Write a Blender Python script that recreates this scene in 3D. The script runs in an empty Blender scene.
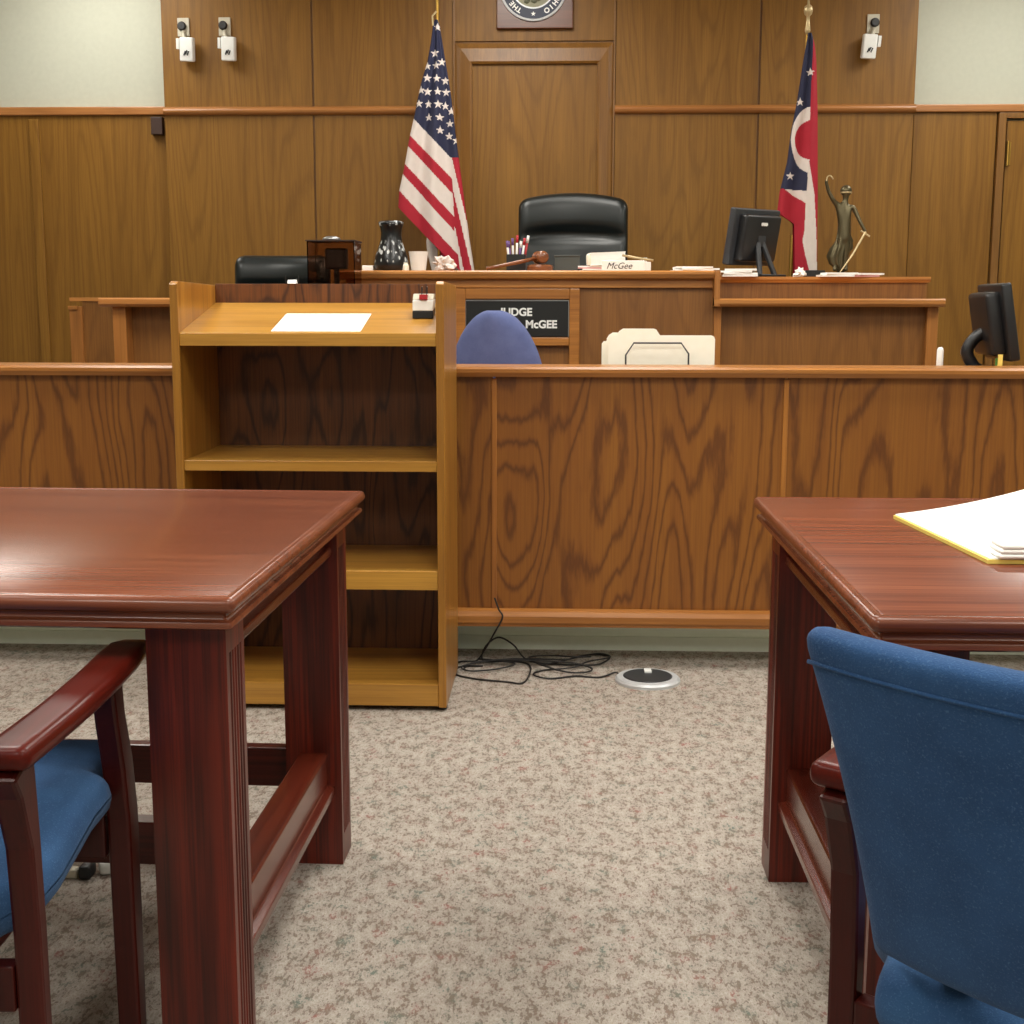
import bpy, bmesh, math, random
from mathutils import Vector, Matrix, noise
PI = math.pi
random.seed(7)
sc = bpy.context.scene
COL = sc.collection

# ------------------------------------------------------------------ mesh helpers
def new(): return bmesh.new()

def box(bm, x0, x1, y0, y1, z0, z1, M=None):
    v = [bm.verts.new((x, y, z)) for x in (x0, x1) for y in (y0, y1) for z in (z0, z1)]
    if M is not None:
        for q in v: q.co = M @ q.co
    for f in ((0,1,3,2),(4,6,7,5),(0,4,5,1),(2,3,7,6),(0,2,6,4),(1,5,7,3)):
        bm.faces.new([v[i] for i in f])
    return bm

def prism(bm, pts, a0, a1, axis='x', M=None):
    """extrude a 2D polygon (other two axes in order) from a0 to a1 along axis"""
    def P(p, a):
        if axis == 'x': c = Vector((a, p[0], p[1]))
        elif axis == 'y': c = Vector((p[0], a, p[1]))
        else: c = Vector((p[0], p[1], a))
        return M @ c if M is not None else c
    A = [bm.verts.new(P(p, a0)) for p in pts]; B = [bm.verts.new(P(p, a1)) for p in pts]
    n = len(pts)
    bm.faces.new(A); bm.faces.new(B[::-1])
    for i in range(n): bm.faces.new((A[i], B[i], B[(i+1) % n], A[(i+1) % n]))
    return bm

def lathe(bm, prof, seg=24, c=(0,0,0), M=None, wob=None):
    rings = []
    for (r, z) in prof:
        ring = []
        for k in range(seg):
            a = 2*PI*k/seg
            rr = r*(wob(a, z) if wob else 1)
            p = Vector((c[0]+rr*math.cos(a), c[1]+rr*math.sin(a), c[2]+z))
            ring.append(bm.verts.new(M @ p if M is not None else p))
        rings.append(ring)
    for a, b in zip(rings, rings[1:]):
        for k in range(seg): bm.faces.new((a[k], a[(k+1)%seg], b[(k+1)%seg], b[k]))
    bm.faces.new(rings[0][::-1]); bm.faces.new(rings[-1])
    return bm

def smooth_path(pts, n=6):
    out = []
    P = [Vector(p) for p in pts]
    for i in range(len(P)-1):
        p0 = P[max(i-1,0)]; p1 = P[i]; p2 = P[i+1]; p3 = P[min(i+2,len(P)-1)]
        for k in range(n):
            t = k/n
            out.append(.5*((2*p1)+(p2-p0)*t+(2*p0-5*p1+4*p2-p3)*t*t+(3*p1-p0-3*p2+p3)*t**3))
    out.append(P[-1]); return out

def tube(bm, pts, r, seg=8, M=None):
    pts = [Vector(p) for p in pts]
    if M is not None: pts = [M @ p for p in pts]
    R = r if isinstance(r, (list, tuple)) else [r]*len(pts)
    rings = []; up = Vector((0,0,1)); pn = None
    for i, p in enumerate(pts):
        d = (pts[min(i+1,len(pts)-1)] - pts[max(i-1,0)])
        d = d.normalized() if d.length > 1e-9 else Vector((0,0,1))
        if pn is None:
            n = d.cross(up)
            if n.length < 1e-3: n = d.cross(Vector((1,0,0)))
        else: n = pn - d*pn.dot(d)
        n.normalize(); pn = n; b = d.cross(n)
        rings.append([bm.verts.new(p + R[i]*(math.cos(2*PI*k/seg)*n + math.sin(2*PI*k/seg)*b)) for k in range(seg)])
    for a, b in zip(rings, rings[1:]):
        for k in range(seg): bm.faces.new((a[k], a[(k+1)%seg], b[(k+1)%seg], b[k]))
    bm.faces.new(rings[0][::-1]); bm.faces.new(rings[-1])
    return bm

def rbox(bm, hx, hy, hz, r, n=6, fn=None, M=None):
    """rounded subdivided box, optionally bent by fn(Vector)->Vector"""
    def line(h, r):
        e = [h - r*(1-math.sin(PI/2*t)) for t in (0, .35, .7, 1)]
        mid = [(-h+r) + (2*h-2*r)*k/n for k in range(n+1)]
        return [-q for q in e[::-1]][:-1] + mid + e[1:]
    L = [line(hx, min(r,hx*.99)), line(hy, min(r,hy*.99)), line(hz, min(r,hz*.99))]
    H = (hx, hy, hz); vs = {}
    def V(i, j, k):
        if (i,j,k) in vs: return vs[(i,j,k)]
        p = Vector((L[0][i], L[1][j], L[2][k]))
        inn = Vector([max(-H[a]+min(r,H[a]*.99), min(H[a]-min(r,H[a]*.99), p[a])) for a in range(3)])
        d = p - inn
        if d.length > 1e-9: p = inn + d.normalized()*min(r, max(H))
        # keep the shell: clamp radius per axis
        p = Vector([max(-H[a], min(H[a], p[a])) for a in range(3)])
        if fn: p = fn(p)
        if M is not None: p = M @ p
        vs[(i,j,k)] = bm.verts.new(p); return vs[(i,j,k)]
    N = [len(l)-1 for l in L]
    for i in range(N[0]):
        for j in range(N[1]):
            bm.faces.new((V(i,j,0), V(i,j+1,0), V(i+1,j+1,0), V(i+1,j,0)))
            bm.faces.new((V(i,j,N[2]), V(i+1,j,N[2]), V(i+1,j+1,N[2]), V(i,j+1,N[2])))
    for i in range(N[0]):
        for k in range(N[2]):
            bm.faces.new((V(i,0,k), V(i+1,0,k), V(i+1,0,k+1), V(i,0,k+1)))
            bm.faces.new((V(i,N[1],k), V(i,N[1],k+1), V(i+1,N[1],k+1), V(i+1,N[1],k)))
    for j in range(N[1]):
        for k in range(N[2]):
            bm.faces.new((V(0,j,k), V(0,j,k+1), V(0,j+1,k+1), V(0,j+1,k)))
            bm.faces.new((V(N[0],j,k), V(N[0],j+1,k), V(N[0],j+1,k+1), V(N[0],j,k+1)))
    return bm

def ribbon(cen, half):
    """closed 2D polygon round a centre line"""
    C = [Vector((p[0], p[1])) for p in cen]; L, R = [], []
    for i, p in enumerate(C):
        d = (C[min(i+1,len(C)-1)]-C[max(i-1,0)]).normalized(); n = Vector((-d.y, d.x))
        L.append(p+n*half[i]); R.append(p-n*half[i])
    return [tuple(q) for q in L + R[::-1]]

def obj(name, bm, mat, parent=None, smooth=False, bevel=0, local=False, seg=2, kind=None):
    bmesh.ops.recalc_face_normals(bm, faces=bm.faces)
    if parent is not None and not local:
        W = parent.matrix_basis.copy(); p = parent.parent
        while p is not None: W = p.matrix_basis @ W; p = p.parent
        bm.transform(W.inverted())
    me = bpy.data.meshes.new(name); bm.to_mesh(me); bm.free()
    for m in (mat if isinstance(mat, (list, tuple)) else [mat]): me.materials.append(m)
    if smooth:
        for f in me.polygons: f.use_smooth = True
    o = bpy.data.objects.new(name, me); COL.objects.link(o)
    if parent is not None: o.parent = parent
    if bevel:
        b = o.modifiers.new('Bevel', 'BEVEL'); b.width = bevel; b.segments = seg
        b.limit_method = 'ANGLE'; b.angle_limit = .6; b.harden_normals = False
    if kind: o['kind'] = kind
    return o

def smooth_by_angle(o, ang=.7):
    me = o.data
    for f in me.polygons: f.use_smooth = True
    b = bmesh.new(); b.from_mesh(me)
    for e in b.edges:
        if len(e.link_faces) == 2 and e.calc_face_angle(0) > ang: e.smooth = False
    b.to_mesh(me); b.free()
    return o

def thing(name, label, cat, loc=(0,0,0), rotz=0, group=None):
    o = bpy.data.objects.new(name, None); COL.objects.link(o)
    o.empty_display_size = .1
    o.location = loc; o.rotation_euler = (0,0,rotz)
    o.matrix_basis = Matrix.Translation(Vector(loc)) @ Matrix.Rotation(rotz, 4, 'Z')
    o['label'] = label; o['category'] = cat
    if group: o['group'] = group
    return o

def tag(o, label, cat, group=None):
    o['label'] = label; o['category'] = cat
    if group: o['group'] = group
    return o

def copy_tree(o, parent=None):
    c = o.copy(); COL.objects.link(c)
    if parent is not None: c.parent = parent
    for ch in list(o.children): copy_tree(ch, c)
    return c

def text(name, s, size, M, mat, parent=None, ext=.0006, align='CENTER', shear=0, bold=0, sx=1):
    cu = bpy.data.curves.new(name, 'FONT'); cu.body = s; cu.size = size; cu.extrude = ext
    cu.align_x = align; cu.align_y = 'CENTER'; cu.shear = shear; cu.offset = bold
    t = bpy.data.objects.new(name+'_src', cu); COL.objects.link(t)
    dg = bpy.context.evaluated_depsgraph_get(); me = bpy.data.meshes.new_from_object(t.evaluated_get(dg))
    bpy.data.objects.remove(t); bpy.data.curves.remove(cu)
    bm = new(); bm.from_mesh(me); bpy.data.meshes.remove(me)
    bm.transform(M @ Matrix.Diagonal((sx,1,1,1)))
    return obj(name, bm, mat, parent)

# ------------------------------------------------------------------ materials
def srgb(c):
    return tuple((v/255/12.92 if v/255 <= .04045 else ((v/255+.055)/1.055)**2.4) for v in c) + (1,)

class NT:
    def __init__(s, name):
        s.m = bpy.data.materials.new(name); s.m.use_nodes = True
        s.t = s.m.node_tree; s.t.nodes.clear()
        s.out = s.t.nodes.new('ShaderNodeOutputMaterial'); s.b = s.t.nodes.new('ShaderNodeBsdfPrincipled')
        s.t.links.new(s.b.outputs[0], s.out.inputs[0])
    def n(s, typ, **kw):
        x = s.t.nodes.new('ShaderNode'+typ)
        for k, v in kw.items(): setattr(x, k, v)
        return x
    def l(s, a, b): s.t.links.new(a, b)
    def ramp(s, fac, stops):
        r = s.n('ValToRGB'); e = r.color_ramp.elements
        while len(e) > 1: e.remove(e[-1])
        e[0].position, e[0].color = stops[0][0], stops[0][1]
        for p, c in stops[1:]:
            q = e.new(p); q.color = c
        s.l(fac, r.inputs[0]); return r.outputs[0]
    def math(s, op, a, b=None):
        x = s.n('Math', operation=op)
        for i, v in enumerate((a, b)):
            if v is None: continue
            if isinstance(v, (int, float)): x.inputs[i].default_value = v
            else: s.l(v, x.inputs[i])
        return x.outputs[0]
    def mix(s, fac, a, b, mode='MIX'):
        x = s.n('Mix', data_type='RGBA', blend_type=mode)
        for sock, v in ((x.inputs[0], fac), (x.inputs[6], a), (x.inputs[7], b)):
            if isinstance(v, (int, float, tuple)): sock.default_value = v
            else: s.l(v, sock)
        return x.outputs[2]
    def coords(s, rnd=True):
        tc = s.n('TexCoord')
        if not rnd: return tc.outputs['Object']
        oi = s.n('ObjectInfo'); a = s.n('VectorMath', operation='SCALE'); a.inputs[0].default_value = (7.3, 5.1, 9.7)
        s.l(oi.outputs['Random'], a.inputs['Scale'])
        b = s.n('VectorMath', operation='ADD'); s.l(tc.outputs['Object'], b.inputs[0]); s.l(a.outputs[0], b.inputs[1])
        return b.outputs[0]
    def mapping(s, v, scale, rot=(0,0,0)):
        m = s.n('Mapping'); m.inputs['Scale'].default_value = scale; m.inputs['Rotation'].default_value = rot
        s.l(v, m.inputs[0]); return m.outputs[0]
    def noise(s, v, scale, detail=2, rough=.5, dist=0):
        x = s.n('TexNoise'); s.l(v, x.inputs['Vector']); x.inputs['Scale'].default_value = scale
        x.inputs['Detail'].default_value = detail; x.inputs['Roughness'].default_value = rough
        x.inputs['Distortion'].default_value = dist; return x.outputs[0]
    def bump(s, h, strength, dist=.001):
        x = s.n('Bump'); x.inputs['Strength'].default_value = strength; x.inputs['Distance'].default_value = dist
        s.l(h, x.inputs['Height']); s.l(x.outputs[0], s.b.inputs['Normal'])
    def rough(s, v): s.b.inputs['Roughness'].default_value = v

def plain(name, col, rough=.5, metal=0, spec=.5, **kw):
    n = NT(name); n.b.inputs['Base Color'].default_value = srgb(col); n.rough(rough)
    n.b.inputs['Metallic'].default_value = metal; n.b.inputs['Specular IOR Level'].default_value = spec
    v = n.noise(n.coords(False), 40, 2)
    n.l(n.mix(.07, srgb(col), n.ramp(v, [(.3, srgb(tuple(c*.8 for c in col))), (.7, srgb(tuple(min(255, c*1.12) for c in col)))])), n.b.inputs['Base Color'])
    for k, val in kw.items(): n.b.inputs[k.replace('_', ' ')].default_value = val
    return n.m

def wood(name, light, mid, dark, axis='z', size=5., rings=9., contrast=.55, rough=.35, pore=.35, coat=.0, stretch=.16, spec=.5):
    """plain-sawn oak: contour bands of a stretched noise, with fine pores along the grain"""
    n = NT(name); v = n.coords()
    ax = 'xyz'.index(axis)
    s1 = [1,1,1]; s1[ax] = stretch
    s4 = [1,1,1]; s4[ax] = .16
    jag = n.noise(n.mapping(v, tuple(s4)), 60, 2, .6)
    base = n.noise(n.mapping(v, tuple(s1)), size, 1.6, .42, .3)
    base = n.math('ADD', base, n.math('MULTIPLY', jag, .022))
    bands = n.math('SINE', n.math('MULTIPLY', base, rings*2*PI))
    b = n.math('MULTIPLY_ADD', bands, .5); b.node.inputs[2].default_value = .5
    b = n.math('POWER', b, 4.5)
    s2 = [1,1,1]; s2[ax] = .018
    fine = n.noise(n.mapping(v, tuple(s2)), 170, 3, .65)
    s3 = [1,1,1]; s3[ax] = .05
    med = n.noise(n.mapping(v, tuple(s3)), 16, 3, .6)
    c = n.ramp(med, [(.3, srgb(mid)), (.7, srgb(light))])
    c = n.mix(n.math('MULTIPLY', b, contrast), c, srgb(dark))
    pf = n.ramp(fine, [(.42, (1,1,1,1)), (.62, (0,0,0,1))])
    c = n.mix(n.math('MULTIPLY', n.math('SUBTRACT', 1, pf), pore), c, srgb(dark))
    n.l(c, n.b.inputs['Base Color']); n.rough(rough)
    n.b.inputs['Specular IOR Level'].default_value = spec
    if coat: n.b.inputs['Coat Weight'].default_value = coat; n.b.inputs['Coat Roughness'].default_value = .12
    n.bump(fine, .12, .0006)
    return n.m

M = {}
M['wall_wood'] = wood('wall_oak_veneer', (140,99,37), (125,86,30), (94,60,18), 'z', 3.2, 18, .35, .45, .3, stretch=.1, spec=.3)
M['wall_wood_dark'] = wood('wall_oak_frame', (138,95,38), (122,82,30), (90,57,18), 'z', 5, 8, .25, .4, .35, stretch=.08)
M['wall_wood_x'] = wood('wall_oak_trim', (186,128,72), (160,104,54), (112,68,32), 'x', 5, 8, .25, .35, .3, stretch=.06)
M['bench'] = wood('bench_oak_panel', (147,93,32), (135,82,28), (86,44,13), 'z', 3.4, 24, .75, .42, .22, stretch=.2)
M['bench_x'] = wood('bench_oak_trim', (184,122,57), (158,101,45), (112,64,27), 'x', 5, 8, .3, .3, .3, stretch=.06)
M['bench_z'] = wood('bench_oak_strip', (181,120,54), (156,98,43), (110,62,25), 'z', 5, 8, .3, .3, .3, stretch=.06)
M['judge'] = wood('judge_bench_oak', (143,94,42), (127,82,35), (97,58,23), 'z', 3.6, 18, .3, .4, .35, stretch=.12)
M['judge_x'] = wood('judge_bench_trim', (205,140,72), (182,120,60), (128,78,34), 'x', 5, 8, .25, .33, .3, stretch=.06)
M['judge_z'] = wood('judge_bench_post', (186,122,60), (160,104,50), (114,70,30), 'z', 5, 8, .25, .33, .3, stretch=.06)
M['lect_z'] = wood('lectern_oak_upright', (180,127,50), (156,105,38), (112,68,22), 'z', 4.5, 8, .4, .3, .35, stretch=.1)
M['lect_x'] = wood('lectern_oak_board', (201,149,64), (176,125,51), (125,80,30), 'x', 5, 7, .3, .28, .3, stretch=.06)
M['lect_back'] = wood('lectern_oak_back_shaded', (122,72,30), (100,56,22), (48,22,8), 'z', 4.5, 20, .8, .45, .4, stretch=.22)  # same oak made darker: shade inside the lectern is put into this colour
M['mahog_top'] = wood('mahogany_top', (136,76,50), (115,60,40), (78,37,26), 'x', 4, 7, .4, .25, .45, coat=0, stretch=.05)
M['mahog'] = wood('mahogany_leg', (116,36,18), (84,22,11), (34,8,5), 'z', 9, 6, .6, .34, .6, coat=.0, stretch=.05)
M['mahog_x'] = wood('mahogany_rail', (97,31,20), (74,20,12), (37,9,6), 'x', 7, 6, .35, .28, .5, coat=.2, stretch=.05)
M['mahog_y'] = wood('mahogany_side_rail', (104,39,21), (82,27,14), (42,11,7), 'y', 7, 6, .35, .26, .5, coat=.25, stretch=.05)
M['chair_wood'] = wood('chair_mahogany', (68,18,12), (52,12,8), (26,7,5), 'z', 6, 4, .25, .3, .3, coat=0, stretch=.05, spec=.25)
M['chair_arm'] = wood('chair_arm_mahogany', (88,22,13), (66,15,9), (42,12,8), 'y', 6, 4, .25, .3, .3, coat=0, stretch=.05, spec=.18)
M['wall'] = plain('cream_wall_paint', (187,189,174), .8)
M['ceil'] = plain('ceiling_white', (225,224,214), .9)
M['base'] = plain('grey_green_baseboard', (244,252,236), .6)
M['black'] = plain('black_plastic', (26,27,30), .38)
M['black2'] = plain('dark_grey_plastic', (48,50,54), .42)
M['leather'] = plain('black_leather', (16,24,25), .36)
M['white'] = plain('white_plastic', (238,240,238), .45)
M['offwhite'] = plain('beige_plastic', (196,190,172), .5)
M['paper'] = plain('white_paper', (255,255,252), .8)
M['cream'] = plain('cream_card', (255,252,236), .8)
M['yellow'] = plain('yellow_pad', (240,214,110), .75)
M['brass'] = plain('polished_brass', (176,140,70), .35, 1)
M['bronze'] = plain('aged_bronze', (92,84,62), .38, .75)
M['bronze_hi'] = plain('pale_bronze', (196,176,134), .4, .5)
M['steel'] = plain('brushed_steel', (176,178,180), .35, .9)
M['silver'] = plain('silver_ring', (205,208,212), .4, .25)
M['red'] = plain('red_cloth', (162,20,42), .8)
M['redd'] = plain('red_plastic', (180,40,50), .4)
M['flagwhite'] = plain('white_cloth', (214,204,198), .8)
M['navy'] = plain('navy_cloth', (28,32,62), .75)
M['navy_ring'] = plain('navy_enamel', (34,42,66), .5)
M['seal_mid'] = plain('sage_enamel', (140,140,112), .5)
M['seal_dark'] = plain('dark_sage_enamel', (84,86,62), .5)
M['plaque'] = wood('plaque_walnut', (112,62,34), (96,50,26), (62,30,16), 'x', 5, 6, .3, .3, .3, stretch=.08)
M['sign'] = plain('black_sign', (20,22,22), .4)
M['rubber'] = plain('black_cable', (30,28,28), .6)
M['greybox'] = plain('dark_green_grey_box', (74,80,78), .6)
M['pink'] = plain('pink_paper', (214,160,160), .8)
M['brownbox'] = plain('dark_brown_plastic', (56,34,26), .5)
M['green'] = plain('green_plastic', (70,120,50), .5)
M['violet'] = plain('violet_plastic', (110,80,140), .5)
M['gavel'] = wood('gavel_walnut', (150,92,56), (122,70,40), (78,40,22), 'x', 12, 4, .3, .25, .3, coat=.4)

def fabric(name, a, b, hi, rough=.9, scale=420, sheen=.05):
    n = NT(name); v = n.coords(False)
    w = n.noise(v, scale, 2, .7); big = n.noise(v, 14, 3, .6)
    c = n.mix(n.ramp(big, [(.3,(0,0,0,1)), (.7,(1,1,1,1))]), srgb(a), srgb(b))
    sp = n.ramp(w, [(.56,(0,0,0,1)), (.72,(1,1,1,1))])
    c = n.mix(n.math('MULTIPLY', sp, .55), c, srgb(hi))
    n.l(c, n.b.inputs['Base Color']); n.rough(rough)
    n.b.inputs['Sheen Weight'].default_value = sheen; n.b.inputs['Specular IOR Level'].default_value = .2
    n.bump(w, .5, .0012); return n.m
M['blue'] = fabric('blue_upholstery', (36,66,106), (44,78,122), (84,116,152))
M['blue_seat'] = fabric('blue_seat_upholstery', (44,74,114), (52,88,130), (86,118,158))
M['peri'] = fabric('periwinkle_upholstery', (84,94,138), (95,106,152), (120,132,174))

def carpet():
    n = NT('speckled_carpet'); v = n.coords(False)
    r = n.mapping(v, (1,1,1), (0,0,.6))
    cl = n.noise(n.mapping(v, (1,.6,1), (0,0,.25)), 38, 4, .75)            # clumps, few cm
    fi = n.noise(n.mapping(v, (1,.45,1), (0,0,-.2)), 150, 2, .75)    # loops
    base = n.mix(n.ramp(fi, [(.35,(0,0,0,1)), (.65,(1,1,1,1))]), srgb((157,148,138)), srgb((196,187,178)))
    mask = n.math('ADD', n.math('MULTIPLY', cl, .75), n.math('MULTIPLY', fi, .85))
    dk = n.ramp(mask, [(.77,(0,0,0,1)), (.90,(1,1,1,1))])
    hue = n.noise(v, 20, 2, .5)
    tint = n.ramp(hue, [(.28, srgb((92,108,98))), (.42, srgb((112,102,90))), (.60, srgb((118,100,88))), (.74, srgb((140,84,78)))])
    c = n.mix(n.math('MULTIPLY', dk, .85), base, tint)
    n.l(c, n.b.inputs['Base Color']); n.rough(.95); n.b.inputs['Specular IOR Level'].default_value = .1
    n.bump(n.math('ADD', fi, n.math('MULTIPLY', cl, .5)), .6, .004); return n.m
M['carpet'] = carpet()

def acrylic():
    n = NT('smoked_acrylic'); n.b.inputs['Base Color'].default_value = srgb((205,180,165))
    n.b.inputs['Transmission Weight'].default_value = 1; n.rough(.05); n.b.inputs['IOR'].default_value = 1.08
    return n.m
M['acrylic'] = acrylic()
def emit(name, col, s):
    n = NT(name); n.b.inputs['Base Color'].default_value = (.8,.8,.8,1)
    n.b.inputs['Emission Color'].default_value = col; n.b.inputs['Emission Strength'].default_value = s
    return n.m
M['lamp'] = emit('lit_diffuser', (1,.95,.86,1), 7)
def vase_mat():
    n = NT('black_glaze_white_flecks'); v = n.coords(False)
    m = n.mapping(v, (1,1,.4)); vo = n.n('TexVoronoi'); n.l(m, vo.inputs['Vector']); vo.inputs['Scale'].default_value = 75
    d = n.ramp(vo.outputs['Distance'], [(.36,(1,1,1,1)), (.44,(0,0,0,1))])
    z = n.n('SeparateXYZ'); n.l(v, z.inputs[0])
    band = n.ramp(z.outputs[2], [(.035,(0,0,0,1)), (.045,(1,1,1,1)), (.125,(1,1,1,1)), (.135,(0,0,0,1)), (.195,(0,0,0,1)), (.2,(1,1,1,1))])
    k = n.noise(v, 22, 1); kk = n.ramp(k, [(.40,(0,0,0,1)), (.46,(1,1,1,1))])
    n.l(n.mix(n.math('MULTIPLY', n.math('MULTIPLY', d, band), kk), srgb((16,17,20)), srgb((205,212,214))), n.b.inputs['Base Color'])
    n.rough(.3); return n.m
M['vase'] = vase_mat()

# ------------------------------------------------------------------ the room
YW = 7.4; FL = 0.0; CZ = 3.05
def struct(name, bm, m, bevel=0, parent=None, smooth=False):
    o = obj(name, bm, m, parent, smooth, bevel)
    if parent is None: o['kind'] = 'structure'
    return o
struct('floor', box(new(), -4.3, 4.3, -3.6, YW+.1, -.06, 0), M['carpet'])
struct('ceiling', box(new(), -4.3, 4.3, -3.6, YW+.1, CZ, CZ+.08), M['ceil'])
struct('wall_left', box(new(), -4.4, -4.3, -3.6, YW+.1, 0, CZ), M['wall'])
struct('wall_right', box(new(), 4.3, 4.4, -3.6, YW+.1, 0, CZ), M['wall'])
struct('wall_front', box(new(), -4.3, 4.3, -3.7, -3.6, 0, CZ), M['wall'])
struct('wall_back', box(new(), -4.3, 4.3, YW+.02, YW+.1, 0, CZ), M['wall'])
# wainscot left and right of the panelled bay
WZ = 2.142
wl = box(new(), -4.3, -2.19, YW-.01, YW+.02, 0, WZ)
struct('wall_back_wainscot_left', wl, M['wall_wood'], .002)
struct('trim_1', box(new(), -4.3, -2.19, YW-.03, YW+.02, WZ, WZ+.045), M['wall_wood_x'], .006)
struct('trim_2', box(new(), -2.955, -2.90, YW-.025, YW-.009, 0, WZ-.02), M['wall_wood'], .004)
struct('wall_back_wainscot_right', box(new(), 1.888, 2.33, YW-.01, YW+.02, 0, WZ), M['wall_wood'], .002)
struct('trim_3', box(new(), 1.888, 4.3, YW-.03, YW+.02, WZ, WZ+.04), M['wall_wood_x'], .006)
# door on the right with its frame
fr = box(new(), 2.335, 2.375, YW-.035, YW+.02, 0, WZ-.005); box(fr, 3.31, 3.35, YW-.035, YW+.02, 0, WZ-.005)
box(fr, 2.375, 3.31, YW-.035, YW+.02, WZ-.035, WZ-.005)
dr = struct('door_1', box(new(), 2.385, 3.3, YW-.018, YW+.02, .01, WZ-.045), M['wall_wood'], .003)
obj('door_frame', fr, M['wall_wood_dark'], dr, bevel=.003)
hb = tube(new(), [(2.393,YW-.03,1.86),(2.393,YW-.03,1.99)], .0075, 10); box(hb, 2.386, 2.41, YW-.022, YW-.0175, 1.865, 1.985)
obj('hinge', hb, M['brass'], dr)
struct('wall_back_wainscot_far_right', box(new(), 3.36, 4.3, YW-.01, YW+.02, 0, WZ), M['wall_wood'], .002)
# central bay panels: upper and lower rows; each sheet its own panel with a shadow gap
YB = YW-.05
bay = box(new(), -2.185, 1.878, YB+.012, YW+.02, 0, CZ)
struct('wall_back_bay', bay, M['wall_wood_dark'])
cols = [(-2.185,-1.366),(-1.36,-.597),(.274,1.044),(1.05,1.878)]
k = 1
for (a, b) in cols:
    for (z0, z1) in ((0, 2.155), (2.155, CZ)):
        struct('wall_back_panel_%d' % k, box(new(), a+.002, b-.002, YB, YB+.012, z0+.001, z1-.001), M['wall_wood'], .002); k += 1
struct('wall_back_panel_%d' % k, box(new(), -.591, .268, YB, YB+.012, 2.515, CZ), M['wall_wood'], .002); k += 1
# the tall framed niche behind the judge: mitred bevelled frame and a recessed panel
fx0, fx1, fz1 = -.588, .266, 2.505; ix0, ix1, iz1 = -.495, .180, 2.395
fb = new()
def mitre(bm, o, i, yo, yi):
    pass
A = [(fx0,0),(fx0,fz1),(fx1,fz1),(fx1,0)]; mA = [(fx0+.03,0),(fx0+.03,fz1-.03),(fx1-.03,fz1-.03),(fx1-.03,0)]
Bq = [(ix0-.012,0),(ix0-.012,iz1+.012),(ix1+.012,iz1+.012),(ix1+.012,0)]; Cq = [(ix0,0),(ix0,iz1),(ix1,iz1),(ix1,0)]
loops = []
for pts, yy in ((A, YB+.012), (A, YB-.004), (mA, YB-.02), (Bq, YB-.028), (Cq, YB-.02), (Cq, YB+.012)):
    loops.append([fb.verts.new((p[0], yy, p[1])) for p in pts])
for a, b in zip(loops, loops[1:]):
    for i in range(3): fb.faces.new((a[i], a[i+1], b[i+1], b[i]))
struct('trim_4', fb, M['wall_wood_dark'])
struct('wall_back_niche_panel', box(new(), ix0, ix1, YB-.002, YB+.012, 0, iz1), M['wall_wood'], .001)
# half round rails across the bay
def rail(name, x0, x1, z, h, y, d, m):
    pts = [(y, z-h/2)] + [(y-d*math.sin(t*PI/8), z-h/2*math.cos(t*PI/8)) for t in range(1, 8)] + [(y, z+h/2)]
    return struct(name, prism(new(), pts, x0, x1, 'x'), m)
rail('trim_5', -2.183, -.597, 2.157, .046, YB, .035, M['wall_wood_x'])
rail('trim_6', .274, 1.88, 2.157, .046, YB, .035, M['wall_wood_x'])
struct('trim_7', box(new(), -.597, -.588, YB-.012, YB+.012, 0, CZ), M['wall_wood_dark'])
struct('trim_8', box(new(), .266, .274, YB-.012, YB+.012, 0, CZ), M['wall_wood_dark'])

# ceiling lights (fittings above the view, they light the room)
def troffer(x, y, w, d, power, label):
    t = thing('ceiling_light', label, 'ceiling light', (x, y, CZ))
    fb = new()
    for q in ((-w/2-.03,w/2+.03,-d/2-.03,-d/2),(-w/2-.03,w/2+.03,d/2,d/2+.03),(-w/2-.03,-w/2,-d/2,d/2),(w/2,w/2+.03,-d/2,d/2)):
        box(fb, x+q[0], x+q[1], y+q[2], y+q[3], CZ-.02, CZ)
    obj('light_frame', fb, M['white'], t)
    obj('diffuser', box(new(), x-w/2, x+w/2, y-d/2, y+d/2, CZ-.012, CZ-.004), M['lamp'], t)
    l = bpy.data.lights.new('ceiling_lamp', 'AREA'); l.shape = 'RECTANGLE'; l.size = w; l.size_y = d
    l.energy = power; l.color = (1, .975, .90)
    lo = bpy.data.objects.new('ceiling_lamp', l); lo.location = (x, y, CZ-.03); COL.objects.link(lo)
i = 0
LIGHTS = [(-2.5,6.5,.6,1.2,16),(-.3,6.0,.6,1.2,26),(2.4,6.2,.6,1.2,26),
          (-1.9,3.6,.6,1.2,34),(.3,3.6,.6,1.2,34),(2.4,3.6,.6,1.2,34),
          (-1.9,1.2,.6,1.2,30),(.3,1.2,.6,1.2,30),(2.4,1.2,.6,1.2,30),
          (-1.2,-1.6,.6,1.2,34),(1.4,-1.6,.6,1.2,34)]
RN = ['nearest the panelled back wall','above the lectern and front bench','above the two tables','behind the tables']
for (x, y, w, d, p) in LIGHTS:
    row = 0 if y > 5 else 1 if y > 3 else 2 if y > 0 else 3
    side = 'left' if x < -.8 else 'right' if x > 1 else 'middle'
    troffer(x, y, w, d, p, 'white %s ceiling light panel %s' % (side, RN[row]))

# ------------------------------------------------------------------ raised platforms behind the benches
struct('floor_platform_judge', box(new(), -.93, 1.66, 5.95, YB, 0, .42), M['carpet'])
struct('floor_platform_witness', box(new(), -3.0, -.93, 5.55, YB, 0, .28), M['carpet'])

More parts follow.
